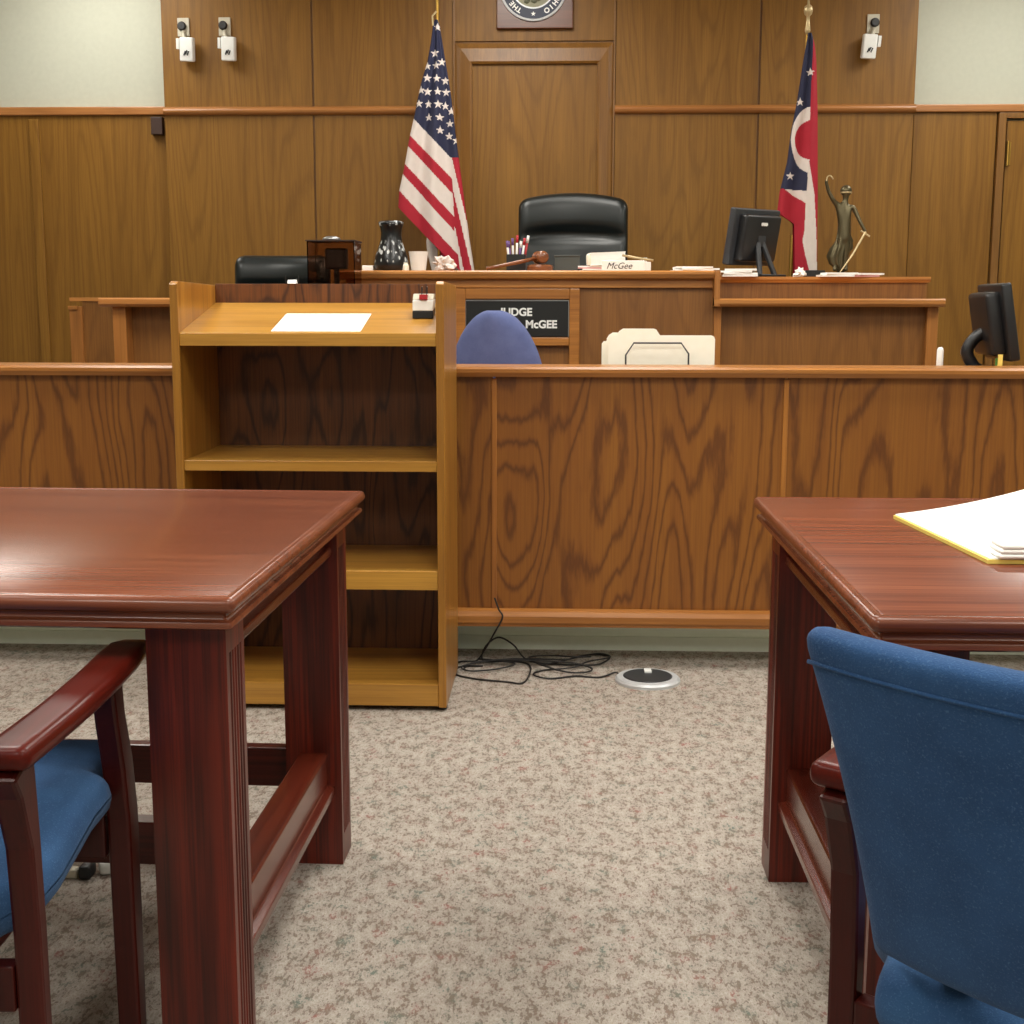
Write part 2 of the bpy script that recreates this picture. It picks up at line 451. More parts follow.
# ------------------------------------------------------------------ front bench (clerk's bench)
Y0 = 4.0
fb = thing('front_bench', 'long waist-high oak bench front running across the room behind the lectern', 'bench', (0, Y0, 0))
edges = [-3.9, -2.2, -.206, .679, 2.3, 3.9]
for a, b in zip(edges, edges[1:]):
    obj('front_panel', box(new(), a+.004, b-.004, Y0, Y0+.03, .13, .905), M['bench'], fb, bevel=.001)
for x in edges[1:-1]:
    obj('seam_strip', box(new(), x-.008, x+.008, Y0-.005, Y0+.02, .18, .9), M['bench_z'], fb, bevel=.002)
cap = prism(new(), [(Y0-.03,.912),(Y0-.036,.92),(Y0-.036,.93),(Y0-.03,.937),(Y0+.14,.937),(Y0+.14,.906),(Y0-.025,.906)], -3.9, 3.9, 'x')
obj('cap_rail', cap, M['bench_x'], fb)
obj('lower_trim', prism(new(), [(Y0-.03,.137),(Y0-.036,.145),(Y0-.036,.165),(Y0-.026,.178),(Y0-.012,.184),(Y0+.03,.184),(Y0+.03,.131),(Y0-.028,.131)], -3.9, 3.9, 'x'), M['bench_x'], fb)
kb = box(new(), -3.9, 3.9, Y0+.2, Y0+.24, .0, .14); box(kb, -3.9, 3.9, Y0+.19, Y0+.2, .0, .045); box(kb, -3.9, 3.9, Y0+.03, Y0+.24, .128, .14)
obj('kick_board', kb, M['base'], fb)
obj('writing_surface', box(new(), -3.9, 1.1, Y0+.03, Y0+.62, .73, .76), M['bench_x'], fb, bevel=.003)
obj('raised_shelf', box(new(), 1.1, 2.2, Y0+.15, Y0+.8, .875, .905), M['bench_x'], fb, bevel=.003)
sp = box(new(), 1.1, 1.13, Y0+.24, Y0+.72, 0, .875)
obj('support_panel', sp, M['bench'], fb)
sp = box(new(), 2.17, 2.2, Y0+.24, Y0+.72, 0, .875)
obj('support_panel', sp, M['bench'], fb)
for x in (-3.9, -1.6, .95): obj('support_panel', box(new(), x, x+.03, Y0+.24, Y0+.6, 0, .73), M['bench'], fb)

# ------------------------------------------------------------------ judge's bench
jb = thing('judge_bench', 'raised oak bench with stepped right wing in front of the black leather chair', 'bench', (-.16, 5.7, 0))
JY = 5.7
obj('front_panel', box(new(), -.87, .648, JY, JY+.03, 0, 1.2), M['judge'], jb, bevel=.001)
ct = prism(new(), [(JY-.06,1.24),(JY-.066,1.247),(JY-.066,1.256),(JY-.06,1.262),(JY+.62,1.262),(JY+.62,1.225),(JY-.04,1.225),(JY-.055,1.232)], -.975, .655, 'x')
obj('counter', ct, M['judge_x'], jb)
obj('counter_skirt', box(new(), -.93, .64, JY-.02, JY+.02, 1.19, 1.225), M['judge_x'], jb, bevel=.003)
obj('side_panel', box(new(), -.9, -.87, JY, JY+.6, 0, 1.225), M['judge'], jb)
# right wing: ledge, recessed panel, end post, raised back section
obj('step_trim', box(new(), .64, .664, JY-.075, JY-.02, 1.112, 1.262), M['judge_z'], jb, bevel=.003)
obj('wing_ledge', prism(new(), [(JY-.07,1.118),(JY-.076,1.125),(JY-.076,1.14),(JY-.07,1.146),(JY+.13,1.146),(JY+.13,1.112),(JY-.06,1.112)], .64, 1.605, 'x'), M['judge_x'], jb)
obj('wing_panel', box(new(), .648, 1.55, JY+.03, JY+.06, 0, 1.112), M['judge'], jb)
obj('corner_post', box(new(), 1.55, 1.597, JY-.01, JY+.08, 0, 1.112), M['judge_z'], jb, bevel=.003)
obj('corner_post', box(new(), .648, .68, JY-.01, JY+.06, 0, 1.112), M['judge_z'], jb, bevel=.003)
obj('raised_back', box(new(), .664, 1.58, JY+.13, JY+.15, 1.112, 1.228), M['judge'], jb)
obj('raised_top', prism(new(), [(JY+.115,1.222),(JY+.109,1.228),(JY+.109,1.24),(JY+.62,1.24),(JY+.62,1.215),(JY+.12,1.215)], .656, 1.59, 'x'), M['judge_x'], jb)
obj('side_panel', box(new(), 1.567, 1.597, JY+.08, JY+.6, 0, 1.112), M['judge'], jb)
# framed box that carries the name plate
nf = new(); fx = [(-.462,-.415),(.030,.074)]; yf = JY-.03
for (a, b) in fx: box(nf, a, b, yf, JY, .3, 1.187)
box(nf, -.415, .030, yf, JY, 1.142, 1.187); box(nf, -.415, .030, yf-.004, JY, .945, .98)
obj('name_frame', nf, M['bench_x'], jb, bevel=.003)

np_ = thing('name_plate', 'black plate lettered JUDGE McGEE in white, half hidden behind the blue chair', 'sign', (-.194, JY-.004, .984))
obj('plate', box(new(), -.414, .026, JY-.014, JY-.002, .984, 1.134), M['sign'], np_)
rb = box(new(), -.415, .029, JY-.016, JY-.002, 1.134, 1.139); box(rb, .026, .029, JY-.016, JY-.002, .982, 1.134); box(rb, -.415, -.413, JY-.016, JY-.002, .982, 1.134)
obj('metal_rim', rb, M['steel'], np_)
T = lambda x, y, z: Matrix.Translation((x, y, z)) @ Matrix.Rotation(PI/2, 4, 'X')
text('lettering', 'JUDGE', .046, T(-.197, JY-.015, 1.086), M['white'], np_, bold=.0016)
text('lettering', 'G. McGEE', .046, T(-.022, JY-.015, 1.034), M['white'], np_, align='RIGHT', bold=.0016)

# witness stand to the left
ws = thing('witness_stand', 'low oak witness stand wing with ledge, left of the lectern behind the bench', 'witness stand', (-1.4, 5.4, 0))
WY = 5.4
obj('ledge', prism(new(), [(WY-.07,1.114),(WY-.076,1.12),(WY-.076,1.138),(WY-.07,1.144),(WY+.2,1.144),(WY+.2,1.108),(WY-.06,1.108)], -1.885, -.92, 'x'), M['judge_x'], ws)
obj('front_panel', box(new(), -1.79, -.92, WY+.05, WY+.08, 0, 1.108), M['judge'], ws)
obj('corner_post', box(new(), -1.845, -1.79, WY-.03, WY+.08, 0, 1.108), M['judge_z'], ws, bevel=.003)
obj('rear_rail', box(new(), -2.42, -1.85, 6.43, 6.47, 1.13, 1.148), M['judge_x'], ws, bevel=.002)
obj('rear_panel', box(new(), -2.36, -1.85, 6.44, 6.46, 0, 1.13), M['judge'], ws)
obj('rear_post', box(new(), -2.42, -2.36, 6.42, 6.48, 0, 1.105), M['judge_z'], ws, bevel=.003)
obj('post_cap', box(new(), -2.42, -2.375, 6.405, 6.42, 1.09, 1.108), M['bench_x'], ws, bevel=.002)

# ------------------------------------------------------------------ lectern
LX0, LX1, LYF, LYB = -1.050, -.314, 3.51, 3.92
le = thing('lectern', 'golden oak open-back lectern with slanted desk and three shelves', 'lectern', ((LX0+LX1)/2, (LYF+LYB)/2, 0))
for (a, b) in ((LX0, LX0+.022), (LX1-.022, LX1)):
    obj('side_panel', prism(new(), [(LYF,.012),(LYF,1.176),(LYF+.02,1.184),(LYB,1.178),(LYB,.012)], a, b, 'x'), M['lect_z'], le, bevel=.002)
xi0, xi1 = LX0+.022, LX1-.022
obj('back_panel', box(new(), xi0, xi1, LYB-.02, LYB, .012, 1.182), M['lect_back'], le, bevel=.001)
# slanted desk
dk = prism(new(), [(LYF+.004,1.012),(LYF+.004,1.047),(LYB-.02,1.127),(LYB-.02,1.107),(LYF+.02,1.02)], xi0, xi1, 'x')
obj('desk', dk, M['lect_x'], le, bevel=.0015)
for z0, z1 in ((.674,.703), (.346,.4)):
    obj('shelf', box(new(), xi0, xi1, LYF+.004, LYB-.02, z0, z1), M['lect_x'], le, bevel=.002)
obj('bottom_shelf', box(new(), xi0, xi1, LYF+.004, LYB-.02, .015, .078), M['lect_x'], le, bevel=.002)
fe = new()
for x in (LX0+.012, LX1-.012):
    for y in (LYF+.03, LYB-.03): obj('foot', lathe(new(), [(.01,0),(.012,.004),(.012,.0115)], 10, (x, y, 0)), M['black'], le)
# lectern items
def desk_z(y): return 1.047 + (y-(LYF+.004))*(.08/.376)
def slab_on_desk(name, x0, x1, y0, y1, t, m, skew=0):
    bm = new(); pts = [(x0,y0),(x1,y0),(x1+skew,y1),(x0+skew,y1)]
    lo = [bm.verts.new((p[0], p[1], desk_z(p[1])+.0004)) for p in pts]; hi = [bm.verts.new((p[0], p[1], desk_z(p[1])+t)) for p in pts]
    bm.faces.new(lo[::-1]); bm.faces.new(hi)
    for i in range(4): bm.faces.new((lo[i], lo[(i+1)%4], hi[(i+1)%4], hi[i]))
    return obj(name, bm, m)
tag(slab_on_desk('paper_sheet', -.783, -.541, 3.530, 3.74, .0015, M['paper']), 'white sheet of paper lying on the slanted lectern desk', 'paper')
cx, cy = -.39, 3.72
ds = thing('desk_timer', 'small black and white box with red tab at right of the lectern desk', 'desk device', (cx, cy, desk_z(cy)))
dz = desk_z(cy-.03)
obj('black_base', prism(new(), [(cy-.035,desk_z(cy-.035)+.0005),(cy-.035,dz+.02),(cy+.035,dz+.03),(cy+.035,desk_z(cy+.035)+.0005)], cx-.028, cx+.03, 'x'), M['black'], ds, bevel=.002)
obj('white_face', prism(new(), [(cy-.034,dz+.021),(cy-.030,dz+.05),(cy+.034,dz+.055),(cy+.034,dz+.03)], cx-.028, cx+.03, 'x'), M['white'], ds, bevel=.002)
obj('grey_top', prism(new(), [(cy-.028,dz+.051),(cy-.005,dz+.068),(cy+.034,dz+.068),(cy+.034,dz+.056)], cx-.028, cx+.03, 'x'), M['offwhite'], ds, bevel=.002)
obj('red_tab', box(new(), cx-.008, cx+.014, cy-.036, cy-.008, dz+.052, dz+.066), M['redd'], ds)
wr = new()
for q in (-.004, .01): tube(wr, [(cx+q,cy-.01,dz+.066),(cx+q,cy-.01,dz+.086),(cx+q,cy+.01,dz+.088),(cx+q,cy+.012,dz+.068)], .0012, 6)
obj('wire_loop', wr, M['black'], ds)
bc = thing('binder_clip', 'tiny white clip with black handles on the lectern back edge', 'clip', (-.80, LYB-.01, 1.182))
obj('clip_body', prism(new(), [(LYB-.024,1.183),(LYB-.012,1.194),(LYB-.008,1.194),(LYB+.004,1.183)], -.812, -.786, 'x'), M['white'], bc)
for q in (-.818, -.78): obj('handle', tube(new(), [(q,LYB-.012,1.186),(q,LYB-.014,1.206)], .0015, 6), M['black'], bc)

# ------------------------------------------------------------------ mahogany tables
def rect_loop(bm, x0, x1, y0, y1, z, r=.008, n=3):
    v = []
    for (cx, cy, a0) in ((x1-r,y1-r,0),(x0+r,y1-r,PI/2),(x0+r,y0+r,PI),(x1-r,y0+r,1.5*PI)):
        for k in range(n+1):
            a = a0 + PI/2*k/n; v.append(bm.verts.new((cx+r*math.cos(a), cy+r*math.sin(a), z)))
    return v
def tabletop(bm, x0, x1, y0, y1):
    prof0 = [(-.016,.7605),(-.0145,.7595),(-.013,.7595),(-.0115,.7612),(-.006,.7605),(-.0015,.757),(0,.752),(0,.747),(-.003,.742),(-.008,.7395),(-.0125,.7385),(-.0155,.736),(-.016,.730),(-.013,.7265),(-.008,.7255),(-.0065,.722),(-.007,.718),(-.012,.715),(-.02,.7145)]; prof = [(o, z-.018) for o, z in prof0]
    L = [rect_loop(bm, x0-o, x1+o, y0-o, y1+o, z, max(.004, .012+o)) for o, z in prof]
    for a, b in zip(L, L[1:]):
        n = len(a)
        for i in range(n): bm.faces.new((a[i], b[i], b[(i+1)%n], a[(i+1)%n]))
    bm.faces.new(L[0]); bm.faces.new(L[-1][::-1])
    return bm
def fluted_leg(x0, x1, y0, y1, out):
    """out = +1 / -1: which side carries the flutes"""
    bm = new()
    box(bm, x0, x1, y0, y1, 0, .06); box(bm, x0, x1, y0, y1, .652, .6965)
    n = 5; m = .012; w = (y1-y0-2*m)/n; g = .007
    xo, xi = (x1, x0) if out > 0 else (x0, x1); s = -out
    pts = [(xi, y0), (xo, y0)]
    for k in range(n):
        a = y0+m+k*w
        for t in (.12, .3, .5, .7, .88):
            pts.append((xo + s*g*math.sin(PI*(t-.12)/.76), a+w*t))
    pts += [(xo, y1), (xi, y1)]
    prism(bm, pts, .06, .652, 'z')
    return bm
def make_table(label, x0, x1, y0, y1, loc, rotz, side):
    """local frame: side=+1 -> the end seen is at x1"""
    t = thing('conference_table', label, 'table', loc, rotz)
    smooth_by_angle(obj('tabletop', tabletop(new(), x0, x1, y0, y1), M['mahog_top'], t, local=True), .9)
    LW, LD, ins = .112, .09, .027
    for ex, s in ((x0, -1), (x1, 1)):
        a, b = (ex+ins, ex+ins+LW) if s < 0 else (ex-ins-LW, ex-ins)
        for (c, d) in ((y0+.05, y0+.05+LD), (y1-.09-LD, y1-.09)):
            obj('leg', fluted_leg(a, b, c, d, s), M['mahog'], t, local=True)
        m = (a+b)/2
        # side apron with its bead, set back between the legs
        obj('apron', box(new(), m-.02+.012*s, m+.02+.012*s, y0+.05+LD, y1-.09-LD, .657, .6965), M['mahog_y'], t, local=True)
        o = m+.034*s
        obj('apron_bead', box(new(), o-.012, o+.012, y0+.05+LD, y1-.09-LD, .640, .657), M['mahog_y'], t, local=True, bevel=.003)
        st = prism(new(), [(m-.026,.236),(m+.026,.236),(m+.029,.231),(m+.029,.170),(m+.043 if s>0 else m+.029,.166),(m+.043 if s>0 else m+.029,.150),(m+.03,.142),
                           (m-.03,.142),(m-.043 if s<0 else m-.029,.150),(m-.043 if s<0 else m-.029,.166),(m-.029,.170),(m-.029,.231)], y0+.05+LD, y1-.09-LD, 'y')
        obj('side_stretcher', st, M['mahog_y'], t, local=True, bevel=.002)
    xa, xb = x0+ins+LW, x1-ins-LW
    obj('long_stretcher', box(new(), xa, xb, y1-.09-LD/2-.012, y1-.09-LD/2+.02, .150, .232), M['mahog_x'], t, local=True, bevel=.003)
    obj('center_stretcher', box(new(), xa+.02, xb-.02, (y0+y1)/2-.03, (y0+y1)/2+.01, .150, .228), M['mahog_x'], t, local=True, bevel=.003)
    obj('long_apron', box(new(), xa, xb, y1-.06-LD/2, y1-.03-LD/2, .645, .6965), M['mahog_x'], t, local=True)
    return t
# left table: end at x=-.416..-.393 (turned very slightly)
tl = make_table('mahogany table left of the aisle, nothing on its top, in front of the lectern', -1.62, 0, 0, 1.01, (-.430, 1.672, 0), math.radians(-1.4), 1)
tr = make_table('mahogany table right of the aisle with papers on it', 0, 1.62, 0, 1.03, (.388, 1.606, 0), 0, -1)

# papers on the right table
TZ = .7425
pd = thing('legal_pad', 'yellow legal pad under curling white sheets on the right table', 'notepad', (.78, 2.16, TZ))
x0, x1, y0, y1 = .641, .98, 1.955, 2.37
bm = new(); n = 14; top = []; bot = []
def sheet(x, y, lift, t):
    u = (x-x0)/(x1-x0); v = (y-y0)/(y1-y0)
    return TZ + lift + .034*max(0,v)**2*max(0,u)**2 + t
def sheetmesh(lift, t, gx=(0,0), far=0):
    bm = new(); A = []; B = []
    for i in range(n+1):
        for j in range(n+1):
            u, v = i/n, j/n
            x = x0+gx[0] + (x1-x0)*u - .038*v*(1-u); y = y0+gx[1] + (y1-y0)*v + (far+.0)*u*v
            z = sheet(x0+(x1-x0)*u, y0+(y1-y0)*v, lift, 0)
            A.append(bm.verts.new((x,y,z+t))); B.append(bm.verts.new((x,y,z)))
    for i in range(n):
        for j in range(n):
            q = [i*(n+1)+j, (i+1)*(n+1)+j, (i+1)*(n+1)+j+1, i*(n+1)+j+1]
            bm.faces.new([A[a] for a in q]); bm.faces.new([B[a] for a in q[::-1]])
    rim = [i*(n+1) for i in range(n+1)] + [n*(n+1)+j for j in range(1,n+1)] + [i*(n+1)+n for i in range(n-1,-1,-1)] + [j for j in range(n-1,0,-1)]
    for a, b in zip(rim, rim[1:]+rim[:1]): bm.faces.new((B[a], B[b], A[b], A[a]))
    return bm
obj('yellow_pages', sheetmesh(.0006, .006, far=.24), M['yellow'], pd, smooth=False)
obj('white_sheets', sheetmesh(.0068, .0015, (.004,.003), far=.24), M['paper'], pd)
pk = thing('envelope_stack', 'thin stack of white envelopes at the near edge of the yellow pad', 'envelopes', (.8, 1.95, TZ))
for i in range(3):
    obj('envelope', rbox(new(), .11, .028, .0035, .0034, 2, None, Matrix.Translation((.765+.002*i, 1.975, TZ+.0125+.0072*i+.0004))), M['paper'], pk, smooth=True)

# ------------------------------------------------------------------ blue upholstered armchairs
def make_armchair(label, loc, rotz):
    t = thing('armchair', label, 'chair', loc, rotz)
    def seatf(p):
        yy = p.y+.045; w = .262/.29 if yy > .175 else (.262/.29 + (1-.262/.29)*min(1, max(0, (.175-yy)/.02))*min(1, max(0, (yy+.125)/.02)))
        crown = .012*(1-(p.x/.25)**2)*(1-(p.y/.25)**2) if p.z > 0 else 0
        w *= 1-.10*min(1, max(0, (-.05-yy)/.15))
        return Vector((p.x*w, p.y, p.z+crown-.045*max(0,(.08-yy))/.26))
    obj('seat', rbox(new(), .290, .265, .034, .03, 26, seatf, Matrix.Translation((0,.045,.466))), M['blue_seat'], t, smooth=True, local=True)
    def backf(p):
        v = (p.z+.18)/.36; w = .87 + .13*max(0, v)**1.8
        x = p.x*w
        y = p.y - .125*v + .05*(p.x/.27)**2
        if abs(v-.9) < .02 : y -= .0
        return Vector((x, y, p.z))
    obj('backrest', rbox(new(), .272, .025, .18, .022, 12, backf, Matrix.Translation((0,-.245,.655))), M['blue'], t, smooth=True, local=True)
    sm = new(); pts = []
    for k in range(21):
        x = -.265 + .53*k/20; p = backf(Vector((x, -.0255, .148))); pts.append((p.x, p.y-.245, p.z+.655))
    tube(sm, pts, .0022, 6)
    obj('back_seam', sm, M['blue'], t, local=True, smooth=True)
    for s in (-1, 1):
        xa, xb = (.272, .304) if s > 0 else (-.304, -.272)
        rl = ribbon([(-.150,0),(-.150,.25),(-.150,.42),(-.155,.53),(-.168,.60),(-.178,.632)], [.010,.012,.013,.015,.024,.032])
        obj('leg', prism(new(), rl, xa, xb, 'x'), M['chair_wood'], t, local=True, bevel=.005)
        fl = ribbon([(.205,0),(.205,.25),(.205,.42),(.192,.50),(.170,.57),(.160,.632)], [.016,.021,.023,.022,.020,.022])
        obj('leg', prism(new(), fl, xa, xb, 'x'), M['chair_wood'], t, local=True, bevel=.005)
        def armf(p):
            q = (p.y+.255)/.51
            return Vector((p.x*(1.0-.25*max(0,q-.8)/.2) + s*.01*math.sin(q*PI), p.y, p.z - .012*max(0,q-.9)/.1))
        obj('armrest', rbox(new(), .030, .255, .014, .012, 10, armf, Matrix.Translation((s*.288,.050,.643))), M['chair_arm'], t, smooth=True, local=True)
        obj('side_rail', box(new(), s*.20-.012, s*.20+.012, -.14, .19, .35, .395), M['chair_wood'], t, local=True, bevel=.003)
    obj('front_rail', box(new(), -.268, .268, .185, .21, .36, .425), M['chair_wood'], t, local=True, bevel=.003)
    obj('rear_rail', box(new(), -.272, .272, -.165, -.14, .33, .385), M['chair_wood'], t, local=True, bevel=.003)
    obj('back_support', prism(new(), ribbon([(-.158,.38),(-.185,.48),(-.215,.56)], [.010,.010,.008]), -.17, -.13, 'x'), M['chair_wood'], t, local=True)
    obj('back_support', prism(new(), ribbon([(-.158,.38),(-.185,.48),(-.215,.56)], [.010,.010,.008]), .13, .17, 'x'), M['chair_wood'], t, local=True)
    return t
make_armchair('blue seated wooden armchair tucked at the left table, only its arm and seat showing', (-.893, 1.515, 0), math.radians(2))
make_armchair('blue upholstered armchair seen from behind at the right table', (.637, 1.301, 0), math.radians(-36))

# ------------------------------------------------------------------ office chairs behind the benches
def task_chair(label, loc, rotz):
    t = thing('task_chair', label, 'chair', loc, rotz)
    def bf(p):
        v = (p.z+.24)/.48; w = math.sqrt(max(.03, 1-(max(0, v-.30)/.71)**2)) * (.92+.08*min(1, v*2))
        return Vector((p.x*w, p.y - .06*v + .05*(p.x/.2)**2, p.z))
    obj('backrest', rbox(new(), .185, .03, .24, .028, 14, bf, Matrix.Translation((.012,-.2,.83))), M['peri'], t, smooth=True, local=True)
    obj('seat', rbox(new(), .23, .22, .04, .035, 8, None, Matrix.Translation((0,.04,.47))), M['peri'], t, smooth=True, local=True)
    obj('back_bar', tube(new(), smooth_path([(0,-.02,.42),(0,-.22,.42),(0,-.27,.55),(0,-.25,.75)], 4), .018, 8), M['black'], t, smooth=True, local=True)
    obj('column', lathe(new(), [(.03,.09),(.03,.3),(.02,.3),(.02,.44)], 14), M['black'], t, smooth=False, local=True)
    for k in range(5):
        a = 2*PI*k/5; b = tube(new(), [(0,0,.10),(.15*math.cos(a),.15*math.sin(a),.085),(.28*math.cos(a),.28*math.sin(a),.065)], [.022,.018,.012], 8)
        l = obj('base_leg', b, M['black'], t, smooth=True, local=True)
        obj('caster', tube(new(), [(.28*math.cos(a)-.012*math.sin(a),.28*math.sin(a)+.012*math.cos(a),.028),(.28*math.cos(a)+.012*math.sin(a),.28*math.sin(a)-.012*math.cos(a),.028)], .027, 12), M['black'], l, smooth=False, local=True)
    return t
task_chair('periwinkle blue rounded chair back behind the bench beside the lectern', (-.215, 4.96, .03), math.radians(-10))

def leather_chair(label, loc, rotz, w, top, arch=.04):
    t = thing('office_chair', label, 'chair', loc, rotz)
    h = top-.46
    def bf(p):
        v = (p.z+h/2)/h; ww = 1-.12*max(0, .5-v)
        # top arches up slightly in the middle, edges roll
        z = p.z + (arch*(1-(p.x/(w/2))**2) if v > .55 else 0)*max(0,(v-.55)/.45)
        dent = 0
        if p.y < 0 or True:
            dent = .045*math.exp(-((v-.755)/.03)**2)*(1-(p.x/(w/2))**4)
        return Vector((p.x*ww, p.y*(1+.25*math.exp(-((v-.9)/.12)**2)) + (dent if p.y > 0 else -dent)*-1 - .08*v + .05*(p.x/(w/2))**2, z))
    obj('backrest', rbox(new(), w/2, .05, h/2, .045, 28, bf, Matrix.Translation((0,-.2,.45+h/2))), M['leather'], t, smooth=True, local=True)
    obj('seat', rbox(new(), w/2-.01, .25, .06, .05, 8, None, Matrix.Translation((0,.05,.45))), M['leather'], t, smooth=True, local=True)
    for s in (-1, 1):
        b = tube(new(), smooth_path([(s*(w/2+.01),-.08,.42),(s*(w/2+.045),-.1,.55),(s*(w/2+.05),-.06,.665)], 4), .015, 8)
        ar = obj('arm_post', b, M['black'], t, smooth=True, local=True)
        obj('armrest', rbox(new(), .032, .14, .016, .015, 4, None, Matrix.Translation((s*(w/2+.05),.0,.68))), M['leather'], t, smooth=True, local=True)
    obj('column', lathe(new(), [(.03,.09),(.03,.28),(.02,.28),(.02,.40)], 14), M['black'], t, local=True)
    for k in range(5):
        a = 2*PI*k/5+.3; b = tube(new(), [(0,0,.10),(.15*math.cos(a),.15*math.sin(a),.085),(.29*math.cos(a),.29*math.sin(a),.065)], [.024,.02,.013], 8)
        l = obj('base_leg', b, M['black'], t, smooth=True, local=True)
        obj('caster', tube(new(), [(.28*math.cos(a)-.012*math.sin(a),.28*math.sin(a)+.012*math.cos(a),.028),(.28*math.cos(a)+.012*math.sin(a),.28*math.sin(a)-.012*math.cos(a),.028)], .027, 12), M['black'], l, local=True)
    return t
leather_chair('large black leather chair facing the room behind the judge bench', (.053, 6.72, .42), PI, .565, 1.24)
leather_chair('black leather chair showing only its top behind the lectern, left of the smoked box', (-1.315, 6.0, .28), PI, .45, 1.075, .0)

# ------------------------------------------------------------------ computer monitors
def monitor(label, loc, rotz, w, h, kind):
    t = thing('computer_monitor', label, 'monitor', loc, rotz)
    # local frame: screen faces +y, back towards -y
    Mt = Matrix.Translation((0,0,.045 if kind == 'a' else .03)) @ Matrix.Rotation(math.radians(10), 4, 'X')
    zc = h/2+.01
    b = rbox(new(), w/2, .017, h/2, .008, 1, None, Mt @ Matrix.Translation((0,0,zc)))
    obj('bezel', b, M['black2'] if kind == 'a' else M['black'], t, smooth=True, local=True)
    obj('screen', box(new(), -w/2+.015, w/2-.015, .0165, .0185, zc-h/2+.02, zc+h/2-.015, Mt), M['black'], t, local=True)
    obj('rear_housing', rbox(new(), w/2*.78, .025, h/2*.82, .014, 1, None, Mt @ Matrix.Translation((0,-.035,zc+.0))), M['black'], t, smooth=True, local=True)
    if kind == 'a':
        st = new()
        for s in (-1, 1):
            tube(st, [(s*.012,-.068,zc+.03),(s*.05,-.12,.01)], [.014,.012], 8)
        box(st, -.025, .025, -.085, -.055, zc+.0, zc+.055)
        obj('stand', st, M['black2'], t, local=True)
        obj('stand_base', rbox(new(), .085, .07, .006, .005, 1, None, Matrix.Translation((0,-.09,.0065))), M['black'], t, smooth=True, local=True)
        bm = new()
        for q in (-.014, 0, .013): lathe(bm, [(.008,0),(.008,.002)], 10, (0,0,0), Mt @ Matrix.Translation((q,-.0625,zc+.065)) @ Matrix.Rotation(PI/2,4,'X'))
        obj('white_emblem', bm, M['white'], t, local=True)
    else:
        st = tube(new(), smooth_path([(0,-.06,zc+.0),(0,-.10,zc-.03),(0,-.118,.06),(0,-.09,.01)], 5), [.02]*15+[.026], 10)
        obj('stand', st, M['black'], t, smooth=True, local=True)
        obj('chrome_edge', tube(new(), smooth_path([(-.018,-.075,zc+.0),(-.02,-.115,zc-.03),(-.02,-.132,.06),(-.02,-.11,.02)], 5), .003, 6), M['steel'], t, smooth=True, local=True)
        obj('stand_base', lathe(new(), [(.10,0),(.105,.006),(.1,.014),(.03,.02)], 28, (0,-.06,0)), M['black'], t, smooth=False, local=True)
    return t
monitor('dark computer monitor seen from behind on the judge bench right of the leather chair', (.83, 6.05, 1.2402), math.radians(-318), .31, .25, 'a')
monitor('black computer monitor turned edge-on at the far right end of the front bench', (1.46, 4.42, .905), math.radians(-93), .30, .25, 'b')

# ------------------------------------------------------------------ judge bench items
CZT = 1.262; CY = 5.86
va = lathe(new(), [(.066,0),(.074,.01),(.077,.03),(.072,.065),(.058,.1),(.048,.13),(.045,.16),(.047,.185),(.053,.2),(.053,.212),(.044,.218)], 32, (0,0,0),
    None, lambda a, z: 1+(.06*math.sin(6*a) if z > .2 else 0))
t = obj('black_vase', va, M['vase'], None, smooth=True); t.location = (-.755, CY, CZT+.0002)
tag(t, 'black pear-shaped vase with white flecks on the judge bench', 'vase')
cu = lathe(new(), [(.031,0),(.032,.001),(.042,.083),(.043,.086),(.040,.086),(.03,.005)], 24); t = obj('foam_cup', cu, M['white'], None, smooth=False)
t.location = (-.633, CY-.02, CZT); tag(t, 'white foam cup right of the black vase', 'cup')
t = obj('small_box', box(new(), -.028, .022, -.02, .02, 0, .026), M['paper'], bevel=.003); t.location = (-.855, CY, CZT); tag(t, 'small low white box left of the black vase', 'box')
t = obj('small_bottle', lathe(new(), [(.014,0),(.015,.004),(.015,.026),(.010,.032),(.010,.038)], 14), M['cream']); t.location = (-.688, CY-.04, CZT); tag(t, 'tiny cream jar between vase and foam cup', 'jar')
tm = new()
def crumple(bm, c, r, seed, sq=.6):
    random.seed(seed); b2 = bmesh.ops.create_icosphere(bm, subdivisions=3, radius=r, matrix=Matrix.Translation(c))
    for v in b2['verts']:
        d = (v.co-Vector(c)).normalized(); k = noise.noise(d*2.3+Vector((seed,0,0)))*.8 + noise.noise(d*6+Vector((0,seed,0)))*.35
        v.co = Vector(c) + d*r*(.85+k); v.co.z = c[2] + (v.co.z-c[2])*sq
        v.co.z = max(v.co.z, c[2]-r*sq*.6)
    return bm
t = obj('crumpled_tissue', crumple(new(), (0,0,.028), .046, 4, .9), M['flagwhite'], smooth=False); t.location = (-.525, CY+.02, CZT); tag(t, 'crumpled white tissue under the hem of the striped flag', 'tissue')
t = obj('crumpled_tissue', crumple(new(), (0,0,.015), .026, 9, .9), M['paper']); t.location = (1.04, CY+.02, 1.2403); tag(t, 'tiny crumpled white tissue right of the dark monitor on the bench', 'tissue')
